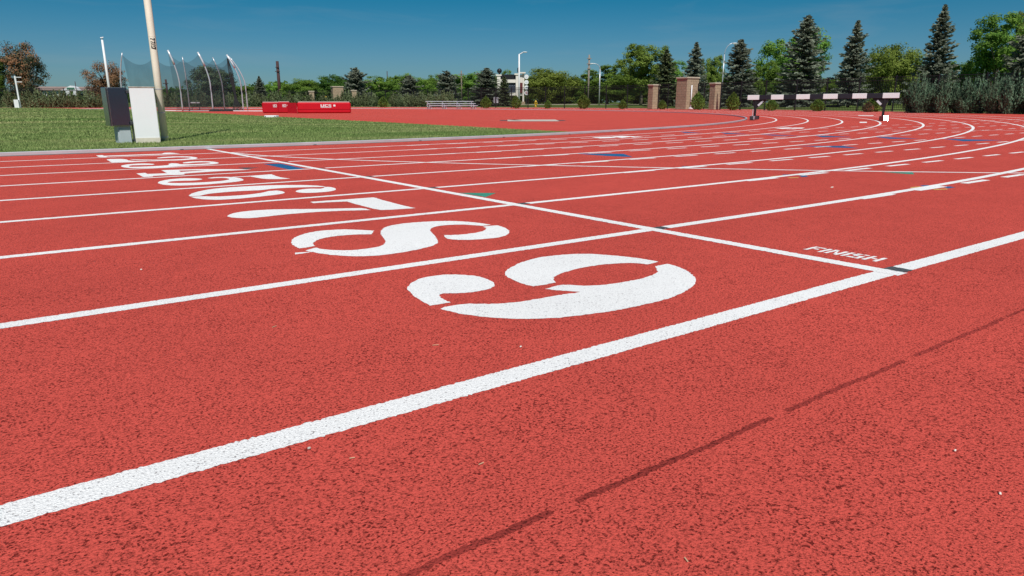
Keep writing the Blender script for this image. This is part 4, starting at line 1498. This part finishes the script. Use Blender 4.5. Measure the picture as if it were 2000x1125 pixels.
lamp_post(1013.8, 90, 106, 0.13, 0.085, 'tall white lamp post with a short slanted arm beside the scoreboard tower', (MPP(8.5, 90), MPP(4.5, 90), False), 'white')
lamp_post(1170, 92, 134, 0.09, 0.06, 'grey lamp post with its arm curving left past the domed tree', (-MPP(13, 92), MPP(9.5, 92), True))
lamp_post(1408, 80, 106, 0.06, 0.045, 'slender lamp post with a hooked arm curving right among the spruces', (MPP(15, 80), MPP(20, 80), True))
def utility(px, dp, py, r, label, mat, crossz=()):
    x, y = D(px, dp)
    zt1 = HZ(px, py, dp) - .1
    t_ = thing('utility_pole', label, 'utility pole', (x, y, .1), -YAW)
    MB().tube([(0, 0, 0), (0, 0, zt1)], [r, r * .8], 10).build('pole', mat, t_, True)
    for (pz, l_) in crossz:
        MB().box((0, -r, HZ(px, pz, dp) - .1), (l_, 0.1, 0.12)).build('crossarm', mat, t_)
    return t_
utility(1148.5, 96, 107, 0.13, 'pale wooden utility pole with small brackets by the lamp post', 'wood', ((114.5, .55), (125, .6), (134, .5)))
utility(548, 120, 119.5, 0.30, 'thick dark rusty pole rising above the distant trees', 'rust', ((131.5, .55), (139.5, .8)))
utility(329, 125, 155, 0.20, 'short dark pole seen through the cage netting', 'rust', ((163, .9),))
utility(152.6, 150, 159, 0.08, 'tiny dark pole above the pale building roof', 'rust')
utility(758.6, 140, 139, 0.09, 'thin dark pole above the treetops left of the bleachers', 'rust')
utility(902, 118, 138, 0.11, 'pale utility pole with small crossarm among the trees behind the bleachers', 'palebark', ((145, 0.9), (151, .5)))
utility(392, 110, 152, 0.08, 'thin pale pole standing behind the cage netting', 'wood', ((158, .6),))

# yellow hydrant and marker
x, y = D(1046.5, 82)
hy_ = thing('fire_hydrant', 'yellow fire hydrant on the lawn beyond the fence', 'hydrant', (x, y, zat(x, y)))
hs_ = 1.25
MB().lathe([(0.13, 0), (0.13, 0.05), (0.09, 0.06), (0.09, 0.42), (0.12, 0.43), (0.12, 0.47), (0.09, 0.52), (0.05, 0.6), (0.02, 0.64)], (0, 0, 0), 14).build('barrel', 'hydrant', hy_, True)
mb = MB(); mb.tube([(-.17, 0, .34), (.17, 0, .34)], 0.05, 10); mb.tube([(0, -.17, .3), (0, 0, .3)], 0.065, 10)
mb.build('outlet', 'hydrant', hy_)
hy_.scale = (hs_, hs_, hs_)
x, y = D(637, 100)
ym = thing('warning_sign', 'small round yellow sign between the far stone pillars', 'sign', (x, y, .1), -YAW)
MB().tube([(0, 0, 0), (0, 0, HZ(637, 188, 100) - .1)], 0.04, 8).build('post', 'galv', ym)
MB().box((0, -.06, HZ(637, 190.5, 100) - .1), (0.38, 0.04, 0.38), 0, .08).build('plate', 'hydrant', ym)

# ------------------------------------------------------------------ vegetation
def leaves(name, C, U, Vv, mat, tintv):
    n = len(C)
    V = np.empty((n, 4, 3))
    V[:, 0] = C - U; V[:, 1] = C + Vv - U * .1; V[:, 2] = C + U; V[:, 3] = C - Vv - U * .1
    return numpy_mesh(name, V.reshape(-1, 3), np.arange(n * 4).reshape(-1, 4), mat, tintv)


def unit(a):
    return a / (np.linalg.norm(a, axis=-1, keepdims=True) + 1e-9)


def norm_crown(C, H, Wd=None):
    C[:, 2] *= H / np.sort(C[:, 2])[-8]
    if Wd:
        k = Wd / 2 / np.quantile(np.hypot(C[:, 0], C[:, 1]), .985)
        C[:, 0] *= k; C[:, 1] *= k
    return C


def spruce_mesh(seed, mat, H=10.0, Rr=3.0, power=0.85, ntier=30, dens=1.0):
    r = np.random.default_rng(seed)
    C, U, Vv, T = [], [], [], []
    z = 0.35 if H < 8 else 0.75
    tier = 0
    while z < H * 0.99:
        tq = z / H
        rad = Rr * (1 - tq) ** power * min(1.0, (1 - tq) / 0.22) ** 0.5 * r.uniform(0.84, 1.14) + 0.06
        nb = int(r.integers(9, 14) * (0.6 + 0.4 * (1 - tq)))
        a0 = r.uniform(0, 2 * PI)
        for b in range(nb):
            az = a0 + 2 * PI * b / nb + r.normal(0, .22)
            Lb = rad * r.uniform(0.68, 1.22)
            if r.random() < 0.05: Lb *= 1.25
            up = np.interp(tq, [0, .5, 1], [-0.22, 0.0, 0.7])
            k = max(4, int(Lb / 0.17 * dens))
            s = np.linspace(0.12, 1, k)
            rr = Lb * s
            zz = z + r.normal(0, .10) + up * rr - 0.10 * rr * s + 0.16 * rr * s ** 3
            dirv = np.array([math.cos(az), math.sin(az), 0])
            side = np.array([-math.sin(az), math.cos(az), 0])
            for i in range(k):
                fan = 4 if s[i] > .3 else 3
                wdt = 0.36 * Lb * (0.35 + s[i] * (1.1 - s[i]) * 1.9)
                for f in range(fan):
                    lat = r.uniform(-1, 1) * wdt * 0.75
                    c = np.array([0, 0, zz[i]]) + dirv * (rr[i] - abs(lat) * .45) + side * lat + r.normal(0, .05, 3)
                    c[2] -= abs(lat) * 0.18
                    u = dirv + side * np.sign(lat) * r.uniform(.2, .9) + np.array([0, 0, r.uniform(-.35, .35)])
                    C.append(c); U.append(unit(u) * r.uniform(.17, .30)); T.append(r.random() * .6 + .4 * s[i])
                    nn = dirv * .75 + np.array([0, 0, .65]) + r.normal(0, .38, 3)
                    nv = np.cross(u, nn)
                    Vv.append(unit(nv) * r.uniform(.085, .14))
        z += np.interp(tq, [0, 1], [0.40, 0.22]) * r.uniform(.8, 1.2)
        tier += 1
    for q in range(16):
        C.append(np.array([r.normal(0, .04), r.normal(0, .04), H * (0.955 + .045 * q / 16)])); U.append(np.array([r.normal(0, .03), r.normal(0, .03), .16])); Vv.append(np.array([.05 * math.cos(q), .05 * math.sin(q), 0])); T.append(.7)
    C, U, Vv, T = map(np.array, (C, U, Vv, T))
    norm_crown(C, H)
    return leaves('crown', C, U, Vv, mat, T)


def broad_mesh(seed, mat, H=9.0, Wd=7.0, shape='round', ncl=120, per=80, leaf=0.2, base=0.16, lump=0.22):
    """clusters of leaves carried on a lumpy outline; returns crown mesh and cluster centres"""
    r = np.random.default_rng(seed)
    lob = [(r.uniform(0, 2 * PI), r.uniform(-.6, .9), lump * r.uniform(.5, 1.5), r.uniform(.35, .6)) for _ in range(10)]
    cl = []
    tries = 0
    zc, hz = H * (base + 1) / 2, H * (1 - base) / 2
    while len(cl) < ncl and tries < 20000:
        tries += 1
        u = unit(r.normal(0, 1, 3))
        q = r.random() ** 0.42
        prof = 1.0
        el = u[2]
        if shape == 'dome': prof = 1.0 if el > 0 else 1.05
        if shape == 'tall': prof = 0.95 + 0.1 * el
        k = 1.0 - lump * .8
        for a, e, amp, wd_ in lob:
            dv = np.array([math.cos(a) * math.cos(e), math.sin(a) * math.cos(e), math.sin(e)])
            k += amp * math.exp(-((1 - u @ dv) / wd_) ** 2 * 3)
        p = u * np.array([Wd / 2, Wd / 2, hz]) * q * min(k, 1.25) * prof
        p[2] += zc
        if p[2] < H * base * .8: continue
        cl.append(p)
    cl = np.array(cl)
    dm = np.sort(np.linalg.norm(cl[:, None] - cl[None], axis=2), axis=1)[:, 1:5].mean(1)
    cl = cl[dm < 1.35 * np.median(dm)]
    rad = Wd * 0.10 * r.uniform(.7, 1.35, len(cl))
    C, Nn, T = [], [], []
    for p, rd in zip(cl, rad):
        d = unit(r.normal(0, 1, (per, 3)))
        q = r.random((per, 1)) ** .5
        cc_ = p + d * rd * q * np.array([1.15, 1.15, .72])
        C.append(cc_); Nn.append(unit(d * .8 + unit(p - np.array([0, 0, zc])) * .55 + r.normal(0, .5, (per, 3)) + np.array([0, 0, .2])))
        T.append(np.clip(r.normal(.5, .22) + r.normal(0, .16, per), 0, 1))
    C, Nn, T = np.concatenate(C), np.concatenate(Nn), np.concatenate(T)
    norm_crown(C, H, Wd)
    a = unit(np.cross(Nn, r.normal(0, 1, Nn.shape)))
    b = np.cross(Nn, a)
    s = leaf * 1.05 * r.uniform(.6, 1.25, (len(C), 1))
    return leaves('crown', C, a * s * .62, b * s * .42, mat, T), cl


def trunk_mb(H, cl, r0, seed, frac=0.75, nl=9):
    r = np.random.default_rng(seed)
    mb = MB()
    mb.tube([(0, 0, -.1), (0.03, 0, H * .15), (r.normal(0, .1), r.normal(0, .1), H * .4), (r.normal(0, .15), r.normal(0, .15), H * frac)], [r0 * 1.25, r0, r0 * .75, r0 * .2], 9)
    idx = r.choice(len(cl), min(nl, len(cl)), replace=False)
    for i in idx:
        p = cl[i]
        z0_ = min(H * r.uniform(.14, .45), p[2] * .8)
        mid = np.array([p[0] * .45, p[1] * .45, z0_ + (p[2] - z0_) * .6])
        mb.tube([(0, 0, z0_), tuple(mid), tuple(p)], [r0 * .5, r0 * .3, r0 * .08], 6)
    return mb


PROTO = {}
def proto_tree(key, name, crown_me, trunk, barkmat, H, Wd):
    root = bpy.data.objects.new(name, None); COL.objects.link(root)
    c_ = bpy.data.objects.new('crown', crown_me); link(c_, root)
    trunk.build('trunk', barkmat, root, True)
    PROTO[key] = [root, H, Wd, False]


def conifer_trunk(H, r0, seed):
    mb = MB(); mb.tube([(0, 0, -.1), (0, 0, H * .5), (0, 0, H * .96)], [r0, r0 * .6, .02], 9)
    r = np.random.default_rng(seed)
    for k in range(26):
        z = r.uniform(.08, .8) * H; a = r.uniform(0, 2 * PI); l_ = 2.6 * (1 - z / H)
        mb.tube([(0, 0, z), (l_ * math.cos(a), l_ * math.sin(a), z - .1 * l_)], [.045, .012], 5)
    return mb


for k_, (sd, mt, pw) in enumerate(((11, 'spruce', .74), (12, 'spruce', .80), (13, 'spruce', .64))):
    proto_tree('spruce%d' % k_, 'spruce_tree', spruce_mesh(sd, mt, 10, 3.0, pw), conifer_trunk(10, .2, sd), 'bark', 10, 6.2)
proto_tree('sprucegreen', 'spruce_tree', spruce_mesh(15, 'spruce_g', 10, 3.0, .72), conifer_trunk(10, .2, 15), 'bark', 10, 6.2)
proto_tree('sprucewide', 'spruce_tree', spruce_mesh(16, 'spruce', 6, 3.0, .55), conifer_trunk(6, .2, 16), 'bark', 6, 6.2)
for key, sd, mt, shp, H, Wd, ncl, per, lf, bs, lump in (
        ('round0', 21, 'leaf', 'round', 9, 8, 210, 130, .20, .08, .22),
        ('round1', 22, 'leaf', 'round', 9, 8, 200, 130, .20, .08, .28),
        ('tall0', 23, 'leaf_y', 'tall', 10, 6.5, 200, 130, .18, .08, .24),
        ('tall1', 24, 'leaf', 'tall', 10, 6.5, 170, 130, .18, .10, .30),
        ('dome0', 25, 'leaf_y', 'dome', 8, 9, 260, 120, .19, .02, .10),
        ('dark0', 26, 'leaf_d', 'round', 8, 8, 190, 110, .20, .02, .2)):
    me, cl = broad_mesh(sd, mt, H, Wd, shp, ncl, per, lf, bs, lump)
    proto_tree(key, 'deciduous_tree', me, trunk_mb(H, cl, .19, sd), 'palebark', H, Wd)
me, cl = broad_mesh(31, 'mixedbrown', 8, 7, 'tall', 260, 90, .15, .02, .16)
proto_tree('brown0', 'pine_tree', me, trunk_mb(8, cl, .2, 31, .9, 26), 'bark', 8, 7)
me, cl = broad_mesh(32, 'brown', 7, 8, 'round', 220, 80, .16, .04, .12)
proto_tree('brown1', 'pine_tree', me, trunk_mb(7, cl, .2, 32, .85, 34), 'bark', 7, 8)
me, cl = broad_mesh(33, 'pine', 8, 8, 'dome', 230, 100, .19, .0, .12)
proto_tree('pine0', 'pine_tree', me, trunk_mb(8, cl, .22, 33), 'bark', 8, 8)


def plant(key, px, top, hw, dp, label, group=None, rz=None, wscale=1.0):
    root, H, Wd, used = PROTO[key]
    x, y = D(px, dp)
    h_ = HZ(px, top, dp) - .08
    w_ = MPP(2 * hw, dp)
    s = (w_ / Wd * wscale, w_ / Wd * wscale, h_ / H)
    rz = random.uniform(0, 6.28) if rz is None else rz
    cat = 'tree'
    if not used:
        PROTO[key][3] = True
        root.location = (x, y, .08); root.scale = s; root.rotation_euler = (0, 0, rz)
        tag(root, label, cat, group)
        return root
    return copy_tree(root, (x, y, .08), rz, s, label, group)


GS, GD = 'spruces beyond the fence', 'leafy trees beyond the fence'
TREES = [
    ('dark0', -12, 98, 34, 96, 'dark green leafy tree cut off by the left edge of the photo', GD),
    ('brown0', 55, 80, 42, 98, 'tall half-brown pine behind the fence on the far left', None),
    ('brown1', 213, 119, 40, 104, 'rounded rust-brown dying pine behind the control box', None),
    ('pine0', 419, 128, 48, 100, 'broad dark green pine seen through the throwing cage netting', None),
    ('spruce1', 510, 149, 19, 106, 'small pointed spruce right of the throwing cage', GS),
    ('round0', 478, 167, 33, 130, 'low leafy tree just right of the cage poles', GD),
    ('round1', 545, 158, 33, 126, 'leafy tree at the foot of the dark rusty pole', GD),
    ('round0', 597, 153, 46, 122, 'bright green leafy tree behind the landing mat', GD),
    ('dark0', 652, 145, 41, 124, 'darker leafy tree left of the large blue spruce by the far pillars', GD),
    ('sprucewide', 697, 133, 38, 106, 'bushy blue spruce beside the far tall stone pillar', GS),
    ('round1', 742, 147, 41, 124, 'leafy tree between the two bushy blue spruces', GD),
    ('round0', 782, 143, 33, 130, 'leafy treetop behind the second bushy blue spruce', GD),
    ('sprucewide', 801, 148, 33, 104, 'smaller bushy blue spruce left of the bleachers', GS),
    ('round1', 838, 144, 33, 122, 'leafy tree between two blue spruces left of the bleachers', GD),
    ('sprucewide', 874, 139, 34, 100, 'blue spruce directly behind the bleachers', GS),
    ('round0', 915, 139, 44, 122, 'leafy tree behind the pale pole near the bleachers', GD),
    ('spruce2', 951, 133, 42, 94, 'large blue spruce hiding the left side of the scoreboard tower', GS),
    ('sprucegreen', 985, 149, 20, 92, 'greener spruce in front of the scoreboard tower', GS),
    ('round1', 985, 136, 23, 140, 'leafy treetop showing above the scoreboard panel', GD),
    ('dome0', 1072, 133, 66, 116, 'wide domed yellow-green tree right of the round white signs', GD),
    ('tall1', 1146, 143, 33, 116, 'slim leafy tree behind the pale utility pole', GD),
    ('tall1', 1186, 126, 41, 112, 'leafy tree behind the lamp post whose arm curves left', GD),
    ('round0', 1222, 145, 49, 108, 'low leafy tree left of the large airy tree by the gates', GD),
    ('tall0', 1252, 83, 46, 92, 'large airy yellow-green tree behind the short left pillar', GD),
    ('sprucegreen', 1297, 97, 36, 84, 'dull green spruce behind the right-hand gates', GS),
    ('tall1', 1310, 118, 30, 98, 'leafy tree between the dull green spruce and the pointed blue spruce', GD),
    ('spruce0', 1353, 83, 33, 80, 'pointed blue spruce above the tallest stone pillar', GS),
    ('tall0', 1388, 108, 22, 90, 'narrow leafy tree left of the hooked lamp post', GD),
    ('spruce2', 1438, 78, 44, 74, 'wide grey-blue spruce right of the hooked lamp post', GS),
    ('round1', 1486, 118, 34, 90, 'leafy tree behind the left end of the striped barrier', GD),
    ('round1', 1545, 56, 62, 92, 'tall broad leafy tree behind the big spruce over the barrier', GD),
    ('spruce2', 1562, 31, 54, 70, 'big dense blue spruce behind the middle of the striped barrier', GS),
    ('round0', 1612, 150, 30, 100, 'low leafy tree between the two spruces over the barrier', GD),
    ('spruce0', 1657, 41, 40, 66, 'narrow open spruce with gaps over the right half of the barrier', GS),
    ('dome0', 1738, 83, 58, 78, 'rounded dense green tree right of the narrow open spruce', GD),
    ('spruce1', 1818, 11, 46, 62, 'tallest blue spruce behind the left end of the juniper hedge', GS),
    ('round1', 1876, 106, 40, 84, 'low leafy tree between the tallest spruce and the airy right tree', GD),
    ('tall1', 1938, 24, 62, 78, 'tall airy leafy tree on the far right above the junipers', GD),
    ('tall0', 1995, 20, 40, 88, 'leafy treetop at the right edge behind the airy tree', GD),
    ('sprucewide', 2000, 52, 64, 56, 'blue spruce cut off by the right edge of the photo', GS),
    ('dark0', 1560, 150, 40, 104, 'dark low tree behind the trunk of the big dense spruce', GD),
    ('dark0', 1790, 120, 36, 92, 'dark leafy tree behind the foot of the tallest spruce', GD),
    ('dark0', 1100, 165, 57, 128, 'dark low tree under the right side of the domed tree', GD),
    ('dark0', 1250, 162, 52, 112, 'dark low tree behind the short left stone pillar', GD),
    ('dark0', 1400, 140, 40, 100, 'dark low tree between the hooked lamp post and the wide spruce', GD),
    ('dark0', 570, 168, 34, 134, 'dark low tree between the rusty pole and the landing mat trees', GD),
    ('dark0', 715, 164, 40, 134, 'dark low tree behind the bushy blue spruce by the far pillars', GD),
    ('round0', 866, 152, 36, 136, 'pale green treetop behind the spruce over the bleachers', GD),
    ('round1', 1020, 150, 30, 140, 'leafy tree glimpsed behind the white scoreboard piers', GD),
    ('dark0', 1160, 160, 40, 126, 'dark low tree behind the two roadside poles', GD),
    ('dark0', 505, 172, 30, 136, 'dark low tree behind the small pointed spruce', GD),
    ('dark0', 1660, 140, 60, 104, 'dark low tree behind the narrow open spruce', GD),
]
for a in TREES:
    plant(*a)

# far wood as one mass
r = np.random.default_rng(5)
C, Nn, T = [], [], []
for q in range(1300):
    px = r.uniform(-250, 2250); dp = r.uniform(150, 200)
    x, y = D(px, dp)
    hgt = (HZ(px, np.interp(px, [0, 230, 470, 1000, 1600, 2200], [186, 184, 168, 162, 158, 148]), dp)) * r.uniform(.25, 1.0)
    d = unit(r.normal(0, 1, (45, 3)))
    C.append(np.array([x, y, hgt]) + d * np.array([2.2, 2.2, 1.2]) * r.random((45, 1)) ** .5)
    Nn.append(unit(d + r.normal(0, .5, (45, 3)))); T.append(np.clip(r.normal(.5, .2) + r.normal(0, .15, 45), 0, 1))
C, Nn, T = np.concatenate(C), np.concatenate(Nn), np.concatenate(T)
C[:, 2] = np.maximum(C[:, 2], .15)
a = unit(np.cross(Nn, r.normal(0, 1, Nn.shape))); b = np.cross(Nn, a)
wood_o = link(bpy.data.objects.new('distant_wood', leaves('distant_wood', C, a * .36, b * .28, 'leaf_d', T)))
tag(wood_o, 'far band of dark green woodland along the horizon', 'wood', kind='stuff')

# shrubs
def juniper_me(seed, mat, H=2.0, W_=1.4, plumes=34, per=52, leafs=1.0):
    r = np.random.default_rng(seed)
    C, U, Vv, T = [], [], [], []
    for p in range(plumes):
        a = r.uniform(0, 2 * PI); q = math.sqrt(r.random())
        base = np.array([.18 * math.cos(a), .18 * math.sin(a), .05])
        tip = np.array([W_ / 2 * q * math.cos(a) * 1.0, W_ / 2 * q * math.sin(a), H * (1.0 - .62 * q ** 1.2) * r.uniform(.70, 1.0)])
        tt_ = r.normal(.5, .2)
        for k in range(per):
            s = r.random() ** .75
            bend = s ** 1.4
            c_ = base + (tip - base) * np.array([bend ** .55, bend ** .55, s]) + r.normal(0, .075 * (1.25 - s), 3)
            u = unit(np.array([tip[0] * .5, tip[1] * .5, 1.0]) + r.normal(0, .42, 3)) * r.uniform(.06, .12) * leafs
            C.append(c_); U.append(u); Vv.append(unit(np.cross(u, np.array([math.cos(a), math.sin(a), .3]) + r.normal(0, .55, 3))) * r.uniform(.022, .042) * leafs); T.append(np.clip(tt_ + r.normal(0, .18), 0, 1))
    C = np.array(C); norm_crown(C, H, W_); C[:, 2] = np.maximum(C[:, 2], .03)
    return leaves('juniper_shrub', C, np.array(U), np.array(Vv), mat, np.array(T))


def arbor_me(seed, mat, H=1.0, W_=0.9):
    r = np.random.default_rng(seed)
    n = 1500
    z = r.random(n) ** .85
    rad = W_ / 2 * np.sin(np.clip(z * .93 + .12, 0, 1) * PI) ** .62 * np.interp(z, [0, .3, 1], [.95, 1.05, .75])
    lum = np.array([math.sin(3 * a + 4 * q) for a, q in zip(r.uniform(0, 6.28, n), z)]) * .05
    a = r.uniform(0, 2 * PI, n); q = r.random(n) ** .3
    rr = rad * q * (1 + lum)
    C = np.stack([rr * np.cos(a), rr * np.sin(a), z * H * .94 + .03], 1) + r.normal(0, .015, (n, 3))
    U = unit(np.stack([np.cos(a) * .5, np.sin(a) * .5, np.full(n, 1.0)], 1) + r.normal(0, .35, (n, 3))) * r.uniform(.04, .08, (n, 1))
    Vv = unit(np.cross(U, np.stack([np.cos(a), np.sin(a), np.full(n, .5)], 1) + r.normal(0, .5, (n, 3)))) * r.uniform(.018, .034, (n, 1))
    return leaves('round_shrub', C, U, Vv, mat, np.clip(r.normal(.5, .2, n), 0, 1))


JM = [juniper_me(41, 'juniper'), juniper_me(42, 'juniper', 2.0, 1.2), juniper_me(43, 'juniper', 2.0, 1.7, 40)]
JB = [juniper_me(51, 'juniper_b', 2.0, 1.6, 46, 76, .8), juniper_me(52, 'juniper_b', 2.0, 1.9, 52, 76, .8), juniper_me(53, 'juniper_b', 2.0, 1.4, 44, 76, .8)]
AM = [arbor_me(61, 'arbor'), arbor_me(62, 'arbor', 1.0, 1.0)]
BM = arbor_me(63, 'mixedbrown')


ORD = ['first', 'second', 'third', 'fourth', 'fifth', 'sixth', 'seventh', 'eighth', 'ninth', 'tenth', 'eleventh', 'twelfth', 'thirteenth', 'fourteenth', 'fifteenth', 'sixteenth', 'seventeenth', 'eighteenth']


def shrub(me, name, px, top, dp, hw, H, W_, label, group):
    x, y = D(px, dp)
    o = link(bpy.data.objects.new(name, me))
    h_ = HZ(px, top, dp) - .09
    s = MPP(2 * hw, dp) / W_
    o.location = (x, y, .09); o.scale = (s, s, h_ / H); o.rotation_euler = (0, 0, random.uniform(0, 6.28))
    return tag(o, label, 'shrub', group)


rows = [
    ('of the row left of the control box, from the left edge', [(-4, 178), (19, 177), (37, 181), (55, 176), (76, 176), (96, 180), (108, 178), (120, 178), (139, 177), (155, 179), (172, 177), (189, 180)]),
    ('of the row behind the throwing cage, from the cream post', [(326, 183), (343, 182), (363, 185), (383, 183), (399, 181), (419, 184), (428, 186), (448, 182), (463, 181)]),
    ('of the row between cage and far small pillar, from the cage', [(487, 181), (501, 182), (516, 184), (532, 181), (541, 180), (553, 183), (566, 181), (584, 183), (595, 181), (605, 184)]),
    ('between the far gates', [(631, 187), (646, 185)]),
    ('of the row between far pillars and round bush, from the pillars', [(669, 180), (682, 178), (698, 181), (714, 179), (729, 182)]),
    ('of the row left of the bleachers, from the round bush', [(769, 181), (782, 182), (797, 183), (808, 181), (824, 179), (842, 182), (856, 181), (868, 178), (880, 180)]),
]
kk = 0
for where, lst in rows:
    for i, (px, top) in enumerate(lst):
        dp = float(np.interp(px, [0, 180, 320, 470, 600, 700, 800, 890], [76, 77.5, 84, 89, 91, 90.5, 86, 81]))
        hw = random.uniform(10.5, 14.5) if px < 640 else random.uniform(11, 15)
        shrub(JM[kk % 3], 'juniper_shrub', px, top - 1.0, dp, hw, 2.0, (1.4, 1.2, 1.7)[kk % 3],
              '%s juniper %s' % (ORD[i], where), 'grey-green junipers along the far fence')
        kk += 1
hedge = [(1782, 152, 20), (1797, 144, 24), (1822, 160, 20), (1843, 142, 25), (1872, 151, 24), (1888, 158, 20), (1909, 142, 26), (1942, 142, 25), (1960, 156, 20), (1975, 139, 27), (1996, 150, 24), (2030, 146, 26), (2065, 144, 27)]
for i, (px, top, hw) in enumerate(hedge):
    dp = float(np.interp(px, [1780, 2000, 2080], [38.5, 34.2, 32.4])) - (0.5 if i % 2 else 0)
    shrub(JB[i % 3], 'juniper_shrub', px, top, dp, hw, 2.0, (1.6, 1.9, 1.4)[i % 3], '%s big blue-green juniper of the right-hand hedge, from the barrier' % ORD[i], 'big junipers of the right-hand hedge')
for px, top, hw, dp, lab in (
        (748, 188.5, 10.5, 84, 'rounded bright green bush left of the bleachers'),
        (949, 187.5, 10, 72, 'rounded green bush at the right end of the bleachers'),
        (1008, 186.5, 10, 70, 'rounded green bush in front of the scoreboard tower'),
        (1070, 194.5, 7.5, 68, 'small rounded green bush right of the hydrant'),
        (1140, 183, 13, 66, 'plump rounded green bush by the pale utility pole'),
        (1216, 194, 9, 63.5, 'small rounded green bush left of the short left pillar'),
        (1294, 195, 9, 60, 'small rounded green bush before the left gate'),
        (1363, 179.5, 13, 56.0, 'rounded green bush against the tallest stone pillar'),
        (1432, 180, 14, 53, 'rounded green bush right of the right short pillar'),
        (1508, 193, 12, 49.5, 'rounded green bush under the left part of the barrier'),
        (1598, 192.5, 14, 46, 'rounded green bush under the middle of the barrier')):
    shrub(AM[int(px) % 2], 'round_shrub', px, top, dp, hw, 1.0, .95, lab, 'rounded bushes along the fence')
shrub(AM[0], 'round_shrub', 1706, 190, 42.6, 17, 1.0, .95, 'rounded bush with a browned side near the right leg of the barrier', 'rounded bushes along the fence')
bsh = COL.objects[-1] if False else None
xb2, yb2 = D(1697, 42.0)
o = link(bpy.data.objects.new('withered_shrub', BM)); o.location = (xb2, yb2, .09); o.scale = (.75, .75, .6)
tag(o, 'small withered brown growth at the left of the browned bush', 'shrub')

# ------------------------------------------------------------------ litter on the track
def litter(px, py, l_, w_, h_, rz, mat, label, name):
    x, y = G(px, py)
    l_, w_, h_ = l_ * .75, w_ * .6, h_ * .7
    mb = MB().box((0, 0, h_ / 2), (l_, w_, h_), 0, min(l_, w_, h_) * .3)
    o = mb.build(name, mat); o.location = (x, y, zs(x, y) + .001); o.rotation_euler = (0, 0, rz)
    return tag(o, label, 'litter', 'scraps on the track')


litter(1953, 966, .008, .005, .003, .4, 'chip', 'white seed husk on the red rubber near the lower right edge', 'seed_husk')
litter(1340, 1095, .012, .003, .002, 1.2, 'straw', 'thin pale sliver near the bottom of the photo', 'straw_sliver')
litter(1625, 366.5, .05, .02, .006, .3, 'chip', 'pale scrap beyond the finish line in lane eight', 'paper_scrap')
litter(604, 878, .007, .007, .005, .2, 'concrete', 'tiny grey pebble just below the outer white line', 'pebble')
litter(688, 896, .012, .003, .002, -.3, 'straw', 'pale straw sliver below the outer white line', 'straw_sliver')
litter(940, 907, .014, .003, .002, .1, 'straw', 'pale straw sliver midway along the dark seam', 'straw_sliver')
litter(851, 675, .02, .003, .002, -.4, 'straw', 'curved pale straw below the numeral nine', 'straw_sliver')
litter(536, 639, .02, .003, .002, .5, 'straw', 'pale straw in lane nine left of the numeral nine', 'straw_sliver')
litter(1017, 679, .007, .006, .005, .2, 'chip', 'tiny white pebble just above the outer line', 'pebble')
litter(276, 528, .008, .008, .006, .2, 'chip', 'tiny white pebble in lane eight at the left', 'pebble')
litter(1865, 882, .007, .005, .004, .2, 'chip', 'tiny pale pebble on the right of the red apron', 'pebble')
